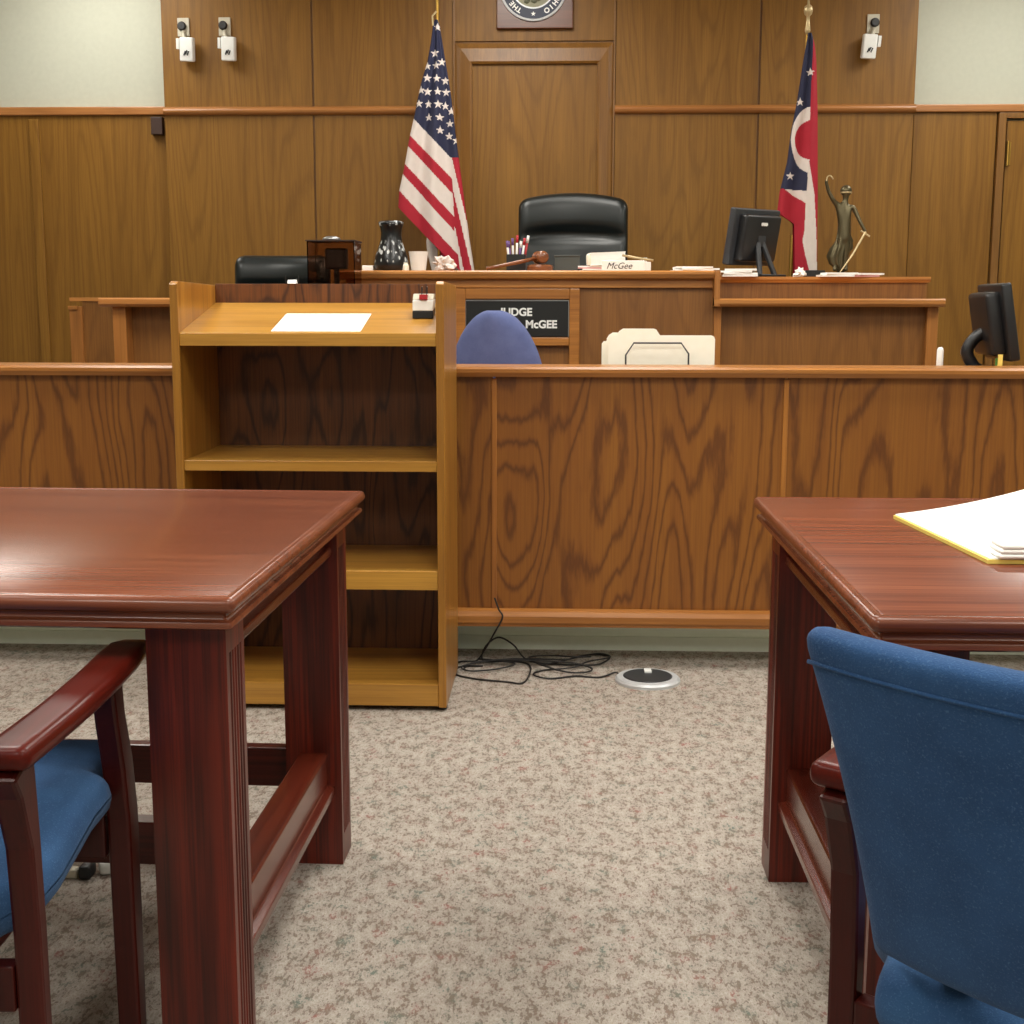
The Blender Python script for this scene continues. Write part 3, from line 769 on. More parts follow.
# pen cup
pc = thing('pen_cup', 'black square pen cup full of pens on the judge bench', 'pen cup', (-.205, CY+.04, CZT))
b = new()
for (a0,a1,b0,b1) in ((-.042,.042,-.04,-.036),(-.042,.042,.036,.04),(-.042,-.038,-.036,.036),(.038,.042,-.036,.036)): box(b, a0,a1,b0,b1, 0,.075)
box(b, -.042,.042,-.04,.04,0,.004); obj('cup', b, M['black'], pc, local=True)
for k, (px, py, lx, m, c) in enumerate([(-.028,-.02,-.010,'white','violet'),(-.012,.0,-.004,'white','violet'),(.0,-.02,.004,'paper','redd'),(.008,.015,.010,'violet','paper'),(.02,-.01,.014,'white','redd'),(.028,.01,.02,'redd','white'),(-.02,.02,-.012,'violet','violet')]):
    p = tube(new(), [(px,py,.006),(px+lx*1.2,py,.128+.012*(k%3))], .0048, 8); pn = thing('pen', '%s pen standing in the black pen cup' % ('white' if m in ('white','paper') else 'violet' if m == 'violet' else 'red'), 'pen', (-.205, CY+.04, CZT), 0, 'pens in the cup')
    obj('barrel', p, M[m], pn, local=True, smooth=True)
    obj('pen_cap', tube(new(), [(px+lx*1.0,py,.105+.01*(k%3)),(px+lx*1.25,py,.134+.012*(k%3))], .0056, 8), M[c], pn, local=True, smooth=True)
# gavel on its block
gb = obj('gavel_block', lathe(new(), [(.054,0),(.058,.006),(.058,.02),(.052,.028),(.03,.032)], 30), M['gavel'], smooth=False); gb.location = (-.098, CY-.03, CZT)
tag(gb, 'round wooden gavel block beside the pen cup', 'gavel block')
gv = thing('gavel', 'wooden gavel resting on its block, handle pointing left', 'gavel', (-.098, CY-.03, CZT+.032))
gm = Matrix.Translation((-.098, CY-.03, CZT+.061)) @ Matrix.Rotation(.35, 4, 'Z')
obj('head', lathe(new(), [(.02,-.042),(.027,-.036),(.027,-.024),(.023,-.02),(.026,0),(.023,.02),(.027,.024),(.027,.036),(.02,.042)], 20, (0,0,0), gm @ Matrix.Rotation(PI/2,4,'X')), M['gavel'], gv, smooth=True)
obj('handle', tube(new(), [(-.02,0,-.004),(-.09,0,-.02),(-.2,0,-.042),(-.245,0,-.051)], [.008,.009,.007,.008], 10, gm), M['gavel'], gv, smooth=True)
# dark file box, thick book, name card and loose papers
fbx = thing('card_box', 'dark grey-green card box in front of the leather chair', 'box', (.02, CY+.08, CZT))
obj('box_body', box(new(), -.035,.075, CY+.03, CY+.13, CZT, CZT+.066), M['greybox'], fbx, bevel=.002)
obj('box_lid', box(new(), -.038,.078, CY+.026, CY+.134, CZT+.066, CZT+.073), M['greybox'], fbx, bevel=.002)
bk = thing('thick_book', 'cream-backed white book lying on papers right of the grey-green box', 'book', (.18, CY+.06, CZT+.028))
mb = Matrix.Translation((.175, CY+.07, CZT+.056)) @ Matrix.Rotation(.04, 4, 'Y').inverted()
obj('pages', box(new(), -.05,.10,-.06,.055,-.024,.024, mb), M['paper'], bk)
cv = box(new(), -.055,.102,-.062,.06,.024,.028,mb); box(cv, -.055,.102,-.062,.06,-.028,-.024,mb)
obj('cover', cv, M['paper'], bk)
obj('spine', rbox(new(), .012,.06,.026,.011,1,None, mb @ Matrix.Translation((-.058,0,0))), M['cream'], bk, smooth=True)
ps = thing('paper_pile', 'pile of white papers under the thick book', 'papers', (.19, CY+.08, CZT))
for i in range(4):
    obj('sheet_bundle', box(new(), -.1,.1,-.075,.075,0,.006, Matrix.Translation((.175+.006*math.sin(i*2.1), CY+.09, CZT+.0005+.0065*i)) @ Matrix.Rotation(.12*math.sin(i*1.7),4,'Z')), M['paper'] if i != 2 else M['pink'], ps)
nc = thing('name_card', 'small white lettered card standing in front of the thick book', 'name card', (.262, CY-.05, CZT))
obj('card', box(new(), .17,.355, CY-.06, CY-.045, CZT, CZT+.047), M['paper'], nc, bevel=.002)
text('lettering', 'McGee', .038, T(.245, CY-.0608, CZT+.023), M['black2'], nc, shear=.35)
pp = obj('loose_pen', tube(new(), [(.26,CY-.02,CZT+.07),(.395,CY-.035,CZT+.047)], .005, 8), M['bronze_hi'], smooth=True)
bl = thing('desk_supplies', 'small white carton with red tips right of the name card', 'box', (.36, CY, CZT))
obj('carton', box(new(), .30,.385, CY-.03, CY+.06, CZT, CZT+.042), M['paper'], bl, bevel=.002)
obj('white_peg', box(new(), .352,.368, CY-.028, CY-.01, CZT+.042, CZT+.06), M['white'], bl)
tag(pp, 'thin tan pencil lying across the white carton', 'pencil')
pp.location.z = .0
# papers right end
for (nm, x, y, w, d, h, m, rot, lab, cat, z) in (
    ('paper_pile', .575, CY+.02, .17, .16, .022, 'paper', .1, 'loose heap of white papers at the right end of the judge counter', 'papers', CZT),
    ('paper_pile', .765, CY-.02, .15, .13, .034, 'paper', -.08, 'white paper stack under the left edge of the dark monitor', 'papers', 1.2402),
    ('booklet', 1.195, CY-.03, .145, .10, .018, 'paper', .02, 'white booklet in front of the bronze statue', 'booklet', 1.2402),
    ('paper_pile', 1.31, CY+.0, .12, .12, .016, 'pink', .15, 'pinkish loose papers right of the bronze statue', 'papers', 1.2402)):
    t = thing(nm, lab, cat, (x, y, z))
    nlay = max(2, int(h/.007))
    for i in range(nlay):
        dx = .012*math.sin(i*2.3+x*9); sh = 1-.12*i/nlay
        obj('sheet_bundle', box(new(), -w/2*sh, w/2*sh, -d/2, d/2, 0, h/nlay-.0005, Matrix.Translation((dx, 0, h/nlay*i)) @ Matrix.Rotation(rot+.1*math.sin(i*1.9),4,'Z')), M['paper'] if (m == 'paper' or i % 2) else M[m], t, local=True)
t = obj('black_case', box(new(), 1.082,1.17, CY+.12, CY+.20, 1.2402, 1.272), M['black'], bevel=.003); tag(t, 'small black case left of the bronze statue base', 'case')

# smoked acrylic box on the witness ledge
sb = thing('smoked_box', 'translucent brown smoked box behind the lectern beside the black chair', 'box', (-.945, WY+.06, 1.144))
ax0, ax1, ay0, ay1, az0, az1 = -1.035, -.842, WY-.03, WY+.15, 1.1445, 1.372
b = box(new(), ax0, ax1, ay0, ay0+.004, az0, az1); box(b, ax0, ax1, ay1-.004, ay1, az0, az1)
box(b, ax0, ax0+.004, ay0+.004, ay1-.004, az0, az1); box(b, ax1-.004, ax1, ay0+.004, ay1-.004, az0, az1)
obj('acrylic_wall', b, M['acrylic'], sb)
obj('lid', box(new(), ax0-.006, ax1+.004, ay0-.004, ay1+.004, az1, az1+.005), M['brownbox'], sb)
obj('dark_base', box(new(), ax0+.005, ax1-.005, ay0+.005, ay1-.005, az0, az0+.045), M['brownbox'], sb)
obj('inner_unit', rbox(new(), .045,.03,.042,.01,1,None, Matrix.Translation((-.93, WY+.06, az0+.16))), M['black2'], sb, smooth=True)
obj('inner_stem', box(new(), -.94, -.92, WY+.05, WY+.07, az0+.045, az0+.12), M['black'], sb)
t = obj('small_dish', lathe(new(), [(.03,0),(.038,.006),(.034,.012),(.018,.018)], 20), M['steel'], smooth=True); t.location = (-.95, WY+.06, az1+.0052); tag(t, 'little pale dish on top of the smoked box', 'dish')

# ------------------------------------------------------------------ front bench items
fo = thing('file_holder', 'black wire desktop file holder in front of the cream folders', 'file holder', (.30, 4.24, .76))
wy = 4.205
w = tube(new(), [(.203,wy,.762),(.203,wy,.964),(.228,wy,1.002),(.378,wy,1.002),(.402,wy,.968),(.402,wy,.762)], .0028, 8)
tube(w, [(.203,wy,.764),(.203,wy+.12,.764),(.203,wy+.12,1.0),(.402,wy+.12,1.0),(.402,wy+.12,.764),(.402,wy,.764)], .0028, 8)
obj('wire_frame', w, M['black2'], fo)
def folder(x0, x1, y, z1, tx0, tx1, tz, lab, lean=0, cut=0):
    r = .012; z0 = .7665
    pts = [(x0,z0),(x1,z0),(x1,z1-r),(x1-r*.3,z1-r*.3),(x1-r,z1),(tx1+.012,z1),(tx1,tz-.003),(tx1-.008,tz),(tx0+.012,tz),(tx0,tz-.008),(tx0-.008,z1),(x0+.006,z1),(x0,z1-.008)]
    o = obj('manila_folder', prism(new(), pts, y, y+.0035, 'y'), M['cream']); return tag(o, lab, 'folder')
folder(.147, .487, 4.228, 1.026, .182, .300, 1.047, 'cream manila folder nearest the front in the wire holder')
folder(.139, .480, 4.245, 1.012, .150, .205, 1.034, 'cream folder with tab at far left, middle of the three in the holder')
folder(.128, .470, 4.262, 1.006, .30, .40, 1.02, 'cream folder rearmost of the three in the wire holder')
t = obj('white_marker', lathe(new(), [(.010,0),(.011,.004),(.011,.07),(.008,.078),(.003,.08)], 14), M['white'], smooth=True); t.location = (1.247, 4.40, .9051)
tag(t, 'small white upright marker on the front bench left of the edge-on monitor', 'marker')
sk = thing('key_tag', 'little green and yellow tag at the foot of the edge-on monitor', 'tag', (1.42, 4.26, .9051))
obj('green_tag', box(new(), 1.383,1.393,4.255,4.262,.9051,.955), M['green'], sk); obj('yellow_tag', box(new(), 1.388,1.402,4.250,4.2545,.9051+.008,.967), M['yellow'], sk)

# ------------------------------------------------------------------ wall items
def wall_sensor(x, z, lab, mirror=1):
    t = thing('wall_sensor', lab, 'sensor', (x, YB, z), 0, 'white sensors on the panelled wall')
    m = mirror
    obj('mounting_plate', box(new(), -.034*1, .030, -.012, 0, -.028, .068), M['offwhite'], t, local=True, bevel=.002)
    obj('black_knob', lathe(new(), [(.023,0),(.024,.012),(.018,.022)], 20, (0,0,0), Matrix.Translation((-.008+.012*(m<0),-.012,.024)) @ Matrix.Rotation(PI/2,4,'X')), M['black'], t, local=True, smooth=False)
    obj('bracket', tube(new(), smooth_path([(.0,-.014,-.005),(.006*m,-.05,-.02),(.014*m,-.06,-.045)], 4), .010, 8), M['offwhite'], t, local=True, smooth=True)
    h = Matrix.Translation((.03*m,-.06,-.105)) @ Matrix.Rotation(.05,4,'Y') @ Matrix.Rotation(.15,4,'X')
    obj('housing', rbox(new(), .036,.028,.062,.008,1,None,h), M['white'], t, local=True, smooth=True)
    b = obj('side_bracket', box(new(), -.048*m-.008,-.048*m+.008, -.02,.02,-.0,.055, h), M['white'], t, local=True, bevel=.002)
    g = new()
    for k in range(3): tube(g, [(-.012+.009*k,-.0295,-.03+.006*(k%2)),(-.004+.009*k,-.0295,-.008+.004*(k%2))], .0035, 6, h)
    obj('grille', g, M['black2'], t, local=True)
    return t
wall_sensor(-2.058, 2.575, 'left white sensor hanging under a black knob near the cream wall')
wall_sensor(-1.833, 2.577, 'second white sensor from the cream left wall, hanging under a black knob')
wall_sensor(1.640, 2.571, 'lone white sensor with black knob right of the red and blue flag', -1)
t = obj('junction_box', box(new(), -2.262, -2.2, YW-.055, YW-.01, 2.035, 2.128), M['brownbox'], bevel=.003); tag(t, 'small dark brown box under the trim at the corner of the left wainscot', 'junction box')

se = thing('wall_seal', 'round court seal with navy ring on a square wooden plaque', 'seal', (-.158, YB, 2.8))
sy = YB
obj('plaque', box(new(), -.362, .046, sy-.03, sy, 2.574, 3.0), M['plaque'], se, bevel=.004)
sc_ = (-.166, 2.79); R_ = .181
RX = Matrix.Translation((sc_[0], sy-.03, sc_[1])) @ Matrix.Rotation(PI/2, 4, 'X')
obj('silver_rim', lathe(new(), [(R_,0),(R_,.012),(R_-.01,.014)], 64, (0,0,0), RX), M['silver'], se)
obj('navy_ring', lathe(new(), [(R_-.011,.0),(R_-.011,.0155)], 64, (0,0,0), RX), M['navy_ring'], se)
obj('inner_rim', lathe(new(), [(.119,.0),(.119,.018)], 64, (0,0,0), RX), M['silver'], se)
obj('center_medallion', lathe(new(), [(.112,.0),(.112,.0195)], 64, (0,0,0), RX), M['seal_mid'], se)
rl = new()
for k in range(26):
    random.seed(k); a = random.uniform(PI, 2*PI); r = random.uniform(.02, .095)
    c = RX @ Vector((r*math.cos(a), r*math.sin(a), .021))
    bmesh.ops.create_icosphere(rl, subdivisions=1, radius=random.uniform(.008,.02), matrix=Matrix.Translation(c) @ Matrix.Diagonal((1,.3,.7,1)))
obj('relief', rl, M['seal_dark'], se)
def arc_text(s, a0, da):
    for i, ch in enumerate(s):
        a = math.radians(a0 - da*i); r = .145
        Mx = RX @ Matrix.Translation((r*math.cos(a), r*math.sin(a), .016)) @ Matrix.Rotation(a-PI/2, 4, 'Z')
        text('lettering', ch, .036, Mx, M['white'], se, bold=.0012)
arc_text('THE', 239, 10)
arc_text('OHIO', 334, 11.5)
def star_pts(cx, cy, r, rot=0):
    return [(cx+(r if k % 2 == 0 else r*.42)*math.sin(rot+PI*k/5), cy+(r if k % 2 == 0 else r*.42)*math.cos(rot+PI*k/5)) for k in range(10)]
b = new(); pts = star_pts(0, -.145, .013); vs1 = [b.verts.new(RX @ Vector((p[0],p[1],.0156))) for p in pts]; vs2 = [b.verts.new(RX @ Vector((p[0],p[1],.018))) for p in pts]
b.faces.new(vs1); b.faces.new(vs2)
for i in range(10): b.faces.new((vs1[i], vs1[(i+1)%10], vs2[(i+1)%10], vs2[i]))
obj('star', b, M['white'], se)

# ------------------------------------------------------------------ draped flags
def interp(tab, v):
    if v <= tab[0][0]: return tab[0][1]
    for (a, b), (c, d) in zip(tab, tab[1:]):
        if v <= c: return b + (d-b)*(v-a)/(c-a)
    return tab[-1][1]
def in_star(x, y, cx, cy, r):
    dx, dy = x-cx, y-cy; d = math.hypot(dx, dy)
    if d > r: return False
    a = math.atan2(dx, -dy) % (2*PI/5); a = abs(a - PI/5)      # 0 at inner notch .. PI/5 at a tip
    # edge of star between tip (r, PI/5) and notch (.4r, 0)
    tx, ty = r*math.cos(PI/5), r*math.sin(PI/5); nx = .40*r
    px, py = d*math.cos(a), d*math.sin(a)
    cr = (tx-nx)*(py-0) - (ty-0)*(px-nx)
    return cr >= 0
def drape(name, left, right, y0, y1, S, Sz, kx, X0, Z0, Y, paint, mats, parent, folds, depth, nu=90, hem=None):
    """cloth hanging in folds: outline tables in units of S metres, closed front and back"""
    bm = new(); nv = int((y1-y0)*1.15); F = []; Bk = []
    for j in range(nv+1):
        v = y0+(y1-y0)*j/nv; l, r = interp(left, v), interp(right, v); wd = (r-l)
        rf, rb = [], []
        for i in range(nu+1):
            u = i/nu; x = l+wd*u; vv = v
            env = math.sin(PI*min(1,max(0,u)))**.5
            gr = min(1, (v-y0)/(y1-y0)*1.6+.25)
            d = depth*gr*(.35*env + .32*math.sin(folds[0]*PI*u+folds[1]+v*.004) * env)
            if hem: vv = min(v, hem(x))
            wx = X0+x*S+(vv-y0)*kx; wz = Z0-vv*Sz
            rf.append(bm.verts.new((wx, Y-d-.004, wz)))
            db = depth*gr*(.35*env+.3*math.sin((folds[0]+1)*PI*u+1+v*.003)*env)
            rb.append(bm.verts.new((wx, Y+db+.004, wz)))
        F.append(rf); Bk.append(rb)
    def add(vs, k):
        try: f = bm.faces.new(vs)
        except ValueError: return
        f.material_index = k; f.smooth = True
    for j in range(nv):
        for i in range(nu):
            v = y0+(y1-y0)*(j+.5)/nv; l, r = interp(left, v), interp(right, v); x = l+(r-l)*(i+.5)/nu
            if hem and v > hem(x)+1: continue
            add((F[j][i], F[j+1][i], F[j+1][i+1], F[j][i+1]), paint(x, v))
            add((Bk[j][i], Bk[j][i+1], Bk[j+1][i+1], Bk[j+1][i]), paint(x, v))
        for i in (0, nu):
            a, b, c, d = F[j][i], F[j+1][i], Bk[j+1][i], Bk[j][i]
            v = y0+(y1-y0)*(j+.5)/nv; x = interp(left, v) if i == 0 else interp(right, v)
            if hem and v > hem(x)+1: continue
            add((a, d, c, b) if i == 0 else (a, b, c, d), paint(x, v))
    bmesh.ops.remove_doubles(bm, verts=bm.verts, dist=.00005)
    return obj(name, bm, mats, parent)

US_STARS = [(435,53),(441.8,61.6),(436.3,65),(427.6,65.5),(427.4,77.3),(437,78),(445.3,80),(421.2,89),(427.7,90.6),(438,91),(446,91.4),(419.2,102.6),(428.5,102.9),(438.4,103.7),(445.2,104.7),(451,110),(428.8,116),(440,116.5),(449.7,122.2),(440.4,129.3),(449,134.7),(437.7,27.4),(456.3,139)]
UL = [117,133.5,144,162,172,188.6,205]; UF = [155,177,192.5,215,230,253.5,269.5]
def ledge(v): return interp([(20,435),(26,432.6),(40,431),(60,427.5),(80,421.5),(100,417),(117,413.5),(134,409.5),(162,404.5),(189,398.6),(206,397.5)], v)
FOLD = [(150,449.3),(180,452),(230,454),(250,456.5),(270,460)]
def us_paint(x, v):
    fx = interp(FOLD, v)
    k = (UF[0]-UL[0])/(449.3-413.5)
    if v < UL[0] + (x-413.5)*k and v < 156:
        return 2 if any(in_star(x, v, a, b, 4.4) for a, b in US_STARS) else 1
    if x < fx + .3:
        # stripes run diagonally between the left edge and the fold
        for n_, (a, b) in enumerate(zip(UL, UF)):
            xl = ledge(a); xr = interp(FOLD, b)
            yb = a + (x-xl)*(b-a)/(xr-xl)
            if v < yb: return 2 if n_ % 2 else 0
        return 0
    c = x - 451.4 - .235*(v-155)
    if c > 0: return 0
    if c > -6.5: return 2
    if c > -13.2-.03*(v-220): return 0
    return 2
def us_paint2(x, v):
    k = us_paint(x, v)
    return {0:0, 1:1, 2:2}[k]
fixp = us_paint
S7 = 7.0/1310/1.0*1.0
us = thing('national_flag', 'draped flag with white stars on navy and red and white stripes', 'flag', (-.655, 7.0, .42))
S = .00521; SZ = .00504
def pole(parent, x, y, z0, z1, r, fin):
    obj('pole', lathe(new(), [(r*.8,z0),(r*.8,z1)], 14, (x,y,0)), M['brass'], parent, smooth=False)
    obj('pole_base', lathe(new(), [(.14,.42),(.14,.44),(.05,.47),(.03,.52),(.018,.54)], 28, (x,y,0)), M['brass'], parent)
    if fin == 'ball':
        obj('finial', lathe(new(), [(.008,z1),(.014,z1+.02),(.009,z1+.06),(.008,z1+.085),(.018,z1+.095),(.022,z1+.112),(.018,z1+.13),(.006,z1+.14),(.004,z1+.19)], 16, (x,y,0)), M['bronze_hi'], parent, smooth=True)
    else:
        obj('finial', lathe(new(), [(.012,z1),(.02,z1+.02),(.012,z1+.04),(.008,z1+.08),(.003,z1+.15)], 12, (x,y,0)), M['brass'], parent, smooth=True)
pole(us, -.652, 7.03, .44, 2.72, .011, 'spear')
X0 = -.656-436*S; Z0 = 2.545+22*SZ
hemf = lambda x: interp([(397,205),(425,235),(440,250),(458.6,269.5),(460,275),(480,275)], x)
# rear hanging lap first, then the front cloth
def lap_paint(x, v):
    c = x - 423 - .45*(v-236)
    return 2 if c < 6 else 0 if c < 16 else 2
drape('flag_lap', [(225,425),(240,423),(252,424),(275,430)], [(225,455),(275,462)], 225, 290, S, SZ, -.00003, X0, Z0, 7.075, lap_paint, [M['red'],M['navy'],M['flagwhite']], us, (3,.4), .05, 30)
def main_paint(x, v): return us_paint(x, v)
drape('flag_cloth', [(20,434.5),(26,432.6),(40,431),(60,427.5),(80,421.5),(100,417),(117,413.5),(134,409.5),(162,404.5),(189,398.6),(206,397.5),(290,397.5)],
      [(20,437.5),(26,439.5),(40,441.8),(60,445),(80,448.5),(100,451.5),(117,453.5),(134,455.5),(150,457.5),(180,461.6),(236,469),(268,474),(290,476)],
      20, 278, S, SZ, -.00003, X0, Z0, 7.0, main_paint, [M['red'],M['navy'],M['flagwhite']], us, (4,.2), .075, 96, hemf)
obj('cord', tube(new(), [(X0+433*S,6.985,Z0-26*SZ),(X0+432.6*S,6.98,Z0-17*SZ),(X0+436*S,7.0,Z0-12*SZ)], .005, 6), M['bronze_hi'], us)

S6 = .00495; SZ6 = .00472
st = thing('state_flag', 'draped red, white and blue flag with a white ring, at the right of the wall', 'flag', (1.17, 6.6, .42))
X1 = 1.17-809*S6; Z1 = 2.403+33*SZ6
def oh_paint(x, v):
    if any(in_star(x, v, a, b, 4.4) for a, b in ((799.8,101),(809.8,71.7),(790,174.5))): return 2
    xf = interp([(33,813),(106,809.4),(160,808),(200,805)], v)
    if v < 160 and x > xf: return 0
    if v >= 160:
        lb = interp([(160,807),(190,805.5),(201,804.5),(230,803),(240,801.2),(255,804),(269,808),(290,812)], v)
        rb = interp([(160,807.6),(192,814),(231,816.2),(269,816.8),(290,817)], v)
        if x > rb: return 0
        if x > lb: return 2
    eo = ((x-811.5)/20.5)**2 + ((v-139)/33.5)**2; ei = ((x-811.5)/17)**2 + ((v-139)/20)**2
    if ei < 1: return 0
    if eo < 1: return 2
    if v < 187.5+(x-785)*.1 or v < 150: return 1
    if v < 188+(x-785)*.72 and x > 785: return 2
    return 0
hem2 = lambda x: interp([(778,211),(794,222),(795,300)], x)
drape('flag_cloth', [(33,808.3),(60,803.5),(100,797.5),(130,791.5),(160,787.8),(190,780.5),(210,778),(300,778)],
      [(33,811.5),(45,814.5),(60,816),(110,817.3),(200,817.5),(300,816.6)], 33, 300, S6, SZ6, .00017, X1, Z1, 6.6, oh_paint, [M['red'],M['navy'],M['flagwhite']], st, (3,.6), .06, 70, hem2)
pole(st, 1.168, 6.63, .44, 2.40, .011, 'ball')
lp = tube(new(), [(1.128,6.68,.47),(1.138,6.68,1.46)], .011, 10)
t = obj('spare_pole', lp, M['brass'], st)

# ------------------------------------------------------------------ bronze statue of Justice
ju = thing('justice_statue', 'bronze statue of a robed woman raising one arm and holding a sword', 'statue', (1.235, 5.98, 1.2402))
jx, jy, jz = 1.235, 5.98, 1.2402
k_ = .44/105
def J(px, py, dy=0):      # figure drawn on a 105-unit height
    return (jx+(px-845)*k_*1.0, jy+dy, jz+.018+(272-py)*k_)
def skin(name, verts, edges, radii, mat, parent, sub=2):
    me = bpy.data.meshes.new(name); me.from_pydata([Vector(v) for v in verts], edges, [])
    W = parent.matrix_basis.inverted(); me.transform(W)
    o = bpy.data.objects.new(name, me); COL.objects.link(o); o.parent = parent
    o.modifiers.new('Skin', 'SKIN'); sb = o.modifiers.new('Sub', 'SUBSURF'); sb.levels = sub; sb.render_levels = sub
    for i, r in enumerate(radii):
        me.skin_vertices[0].data[i].radius = (r, r)
    me.skin_vertices[0].data[0].use_root = True
    dg = bpy.context.evaluated_depsgraph_get(); m2 = bpy.data.meshes.new_from_object(o.evaluated_get(dg))
    o.modifiers.clear(); o.data = m2; bpy.data.meshes.remove(me); m2.name = name
    m2.materials.clear(); m2.materials.append(mat)
    for f in m2.polygons: f.use_smooth = True
    return o
V = [J(847,232), J(847,220), J(846,208), J(847,200), J(848,195), J(847.5,190), J(848,185.5),          # 0-6 pelvis..head
     J(840,202), J(834,196,-.01), J(829,187,-.01), J(826,178,-.015), J(826.5,175,-.015),              # 7-11 raised arm
     J(856,203), J(860,212,-.01), J(864,221,-.02), J(868,228,-.025), J(868.5,230,-.025),              # 12-16 sword arm
     J(843,246), J(840,262), J(838,270,-.02), J(850,246,-.01), J(849,262), J(850,270,-.025)]
E_ = [(0,1),(1,2),(2,3),(3,4),(4,5),(5,6),(2,7),(7,8),(8,9),(9,10),(10,11),(2,12),(12,13),(13,14),(14,15),(15,16),(0,17),(17,18),(18,19),(0,20),(20,21),(21,22)]
Rr = [.030,.024,.028,.016,.011,.018,.017, .013,.010,.0085,.007,.008, .014,.010,.0085,.007,.008, .020,.013,.010,.020,.013,.010]
skin('figure', V, E_, Rr, M['bronze'], ju)
def robe_w(a, z): return 1+.17*math.sin(8*a+z*22)+.10*math.sin(4*a-z*30)
rb = new(); rings = []
RP = [(272,846,.020),(268,845,.030),(262,842,.040),(254,842,.048),(246,845,.047),(238,846,.043),(230,847,.037),(222,847,.032),(214,847,.031),(207,847,.033),(202,847,.028),(199,848,.016)]
for (py, px, r) in RP:
    c = J(px, py); ring = []
    for q in range(40):
        a = 2*PI*q/40; rr = r*.62*robe_w(a, c[2]); 
        fl = 1+ (.5*max(0, math.cos(a-PI*1.0))**3 if 240 < py < 264 else 0) + (.65*max(0, math.cos(a))**3 if 230 < py < 252 else 0)
        ring.append(rb.verts.new((c[0]+rr*fl*math.cos(a), c[1]+rr*.9*math.sin(a), c[2])))
    rings.append(ring)
for a, b in zip(rings, rings[1:]):
    for q in range(40): rb.faces.new((a[q], a[(q+1)%40], b[(q+1)%40], b[q]))
rb.faces.new(rings[0][::-1]); rb.faces.new(rings[-1])
obj('robe', rb, M['bronze'], ju, smooth=True)
hc = J(848,188); hb_ = new(); bmesh.ops.create_uvsphere(hb_, u_segments=18, v_segments=12, radius=.025, matrix=Matrix.Translation((hc[0],hc[1]+.004,hc[2]+.006)))
obj('hair', hb_, M['bronze'], ju, smooth=True)
bf_ = lathe(new(), [(.0245,-.003),(.0255,0),(.0245,.003)], 20, (hc[0],hc[1]-.001,hc[2]-.002)); obj('blindfold', bf_, M['bronze_hi'], ju)
sw = tube(new(), [J(868.5,229,-.03), J(856,252,-.035), J(843,271,-.04)], [.0055,.0045,.0025], 6)
tube(sw, [J(863.5,228,-.03), J(873,234,-.03)], .004, 6); obj('sword', sw, M['bronze_hi'], ju)
sl = tube(new(), smooth_path([J(826,177,-.02), J(827,172.5,-.02), J(830,171.5,-.02), J(833,175,-.02)], 4), .003, 6); obj('scale_beam', sl, M['bronze_hi'], ju)
obj('statue_base', lathe(new(), [(.055,0),(.056,.006),(.048,.010),(.05,.018),(.03,.02)], 30, (jx, jy, jz)), M['bronze'], ju)

# ------------------------------------------------------------------ floor items
fo = thing('floor_outlet', 'round floor outlet with pale ring and black cover in the carpet', 'floor outlet', (.266, 3.84, 0))
obj('ring', lathe(new(), [(.098,0),(.098,.008),(.092,.014),(.074,.016),(.074,.012)], 48, (.266,3.84,0)), M['silver'], fo)
obj('cover', lathe(new(), [(.074,0),(.074,.017),(.07,.019)], 48, (.266,3.84,0)), M['black2'], fo)
obj('latch', box(new(), .258,.279,3.86,3.895,.019,.024), M['white'], fo)
random.seed(21)
def cable(pts, lab, r=.0028):
    pts = [(x, y, max(z, r)) for x, y, z in pts]
    return tag(obj('cable', tube(new(), smooth_path(pts, 8), r, 6), M['rubber'], smooth=True), lab, 'cable', 'cables in the tangle')
Z = .004
cable([(-.203,3.962,.225),(-.19,3.957,.19),(-.178,3.955,.165),(-.2,3.958,.12),(-.235,4.0,.05),(-.265,4.03,Z),(-.31,4.02,Z),(-.335,3.98,Z),(-.36,3.94,Z)], 'black cable climbing from the carpet over the bench lower trim')
cable([(-.24,3.97,Z),(-.31,3.96,Z),(-.32,3.88,Z),(-.26,3.83,Z),(-.16,3.80,Z),(-.11,3.79,Z),(-.09,3.9,Z+.003),(-.10,4.0,Z),(-.15,4.03,Z),(-.24,4.03,Z),(-.24,4.08,Z+.03),(-.2,4.11,.06),(-.15,4.08,.045),(-.1,4.02,Z+.006),(0,4.0,Z),(.1,3.98,Z+.004),(.14,4.03,Z),(.16,4.1,Z),(.11,4.12,Z),(.05,4.06,Z+.006),(.0,4.0,Z+.008),(-.06,3.99,Z)], 'black cable looping widely on the carpet beside the floor outlet')
cable([(-.3,3.93,Z),(-.27,3.99,Z+.005),(-.17,4.03,Z+.006),(-.08,4.03,Z+.008),(.02,4.02,Z+.01),(.07,4.08,Z+.006),(.13,4.11,Z+.006),(.16,4.06,Z+.008),(.09,4.0,Z+.01),(.04,3.95,Z+.004),(-.05,3.93,Z),(-.08,3.87,Z+.003),(-.03,3.84,Z),(.05,3.87,Z),(.12,3.86,Z),(.17,3.90,Z+.004),(.18,3.865,.012)], 'black cable ending at the floor outlet')
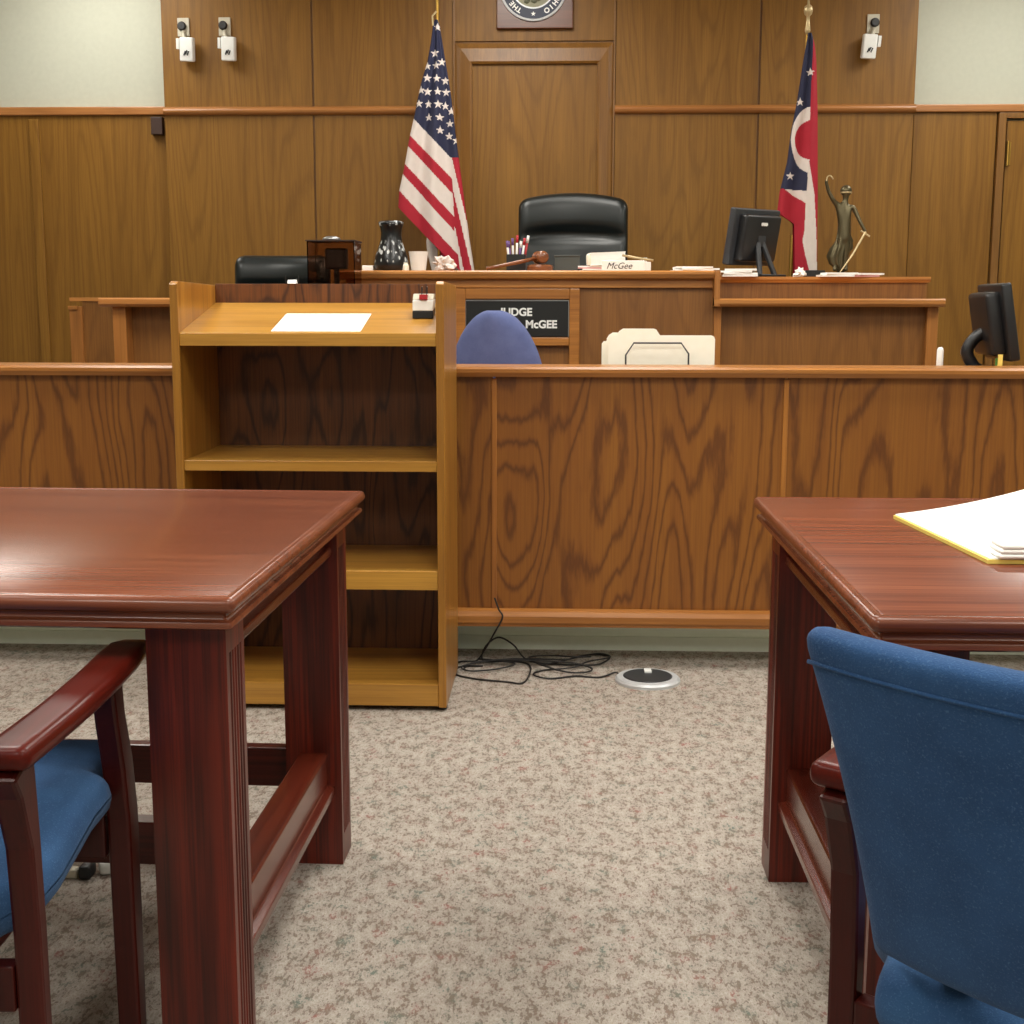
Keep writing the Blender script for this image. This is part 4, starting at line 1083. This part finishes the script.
cable([(-.26,4.03,Z+.006),(-.2,4.0,Z+.01),(-.14,3.97,Z+.008),(-.2,3.92,Z+.004),(-.28,3.9,Z+.004),(-.3,3.95,Z+.006),(-.2,3.99,Z+.014),(-.1,3.99,Z+.014),(0,3.985,Z+.012),(.06,3.97,Z+.01),(.1,3.94,Z+.004),(.08,3.9,Z+.004),(.02,3.9,Z+.004),(-.06,3.96,Z+.01),(-.1,4.05,Z+.006),(-.04,4.08,Z+.006),(.04,4.04,Z+.014),(.1,4.05,Z+.012)], 'black cable coiled tightly in the middle of the tangle')
ad = thing('power_adapter', 'white power adapter with black plug on the carpet under the left table', 'power adapter', (-.91, 2.43, 0))
obj('adapter_body', rbox(new(), .034,.018,.014,.01,2,None, Matrix.Translation((-.885,2.45,.0145)) @ Matrix.Rotation(.35,4,'Z')), M['white'], ad, smooth=True)
obj('black_plug', rbox(new(), .012,.02,.014,.006,1,None, Matrix.Translation((-.935,2.425,.0145))), M['black'], ad, smooth=True)
obj('grey_plug', rbox(new(), .02,.012,.01,.006,1,None, Matrix.Translation((-.97,2.42,.0105))), M['offwhite'], ad, smooth=True)

# ------------------------------------------------------------------ camera
f_px = 1310.; H = 1.13
P = math.atan(210/f_px); YA = math.atan(50/f_px*math.cos(P)); RL = .0015
F = Vector((-math.sin(YA)*math.cos(P), math.cos(YA)*math.cos(P), -math.sin(P)))
R0 = Vector((math.cos(YA), math.sin(YA), 0)); U0 = R0.cross(F)
R = math.cos(RL)*R0 + math.sin(RL)*U0; U = -math.sin(RL)*R0 + math.cos(RL)*U0
cam = bpy.data.cameras.new('camera'); co = bpy.data.objects.new('camera', cam); COL.objects.link(co)
cam.sensor_width = 36; cam.lens = 36*f_px/1024; cam.clip_start = .02
mw = Matrix((R, U, -F)).transposed().to_4x4(); mw.translation = (0, 0, H); co.matrix_world = mw
sc.camera = co

# ------------------------------------------------------------------ world and view
wd = bpy.data.worlds.new('world'); sc.world = wd; wd.use_nodes = True
wd.node_tree.nodes['Background'].inputs[0].default_value = (1, .95, .88, 1)
wd.node_tree.nodes['Background'].inputs[1].default_value = .3
sc.view_settings.view_transform = 'Standard'; sc.view_settings.look = 'None'
sc.view_settings.gamma = 1; sc.view_settings.use_curve_mapping = False
sc.view_settings.exposure = -.24
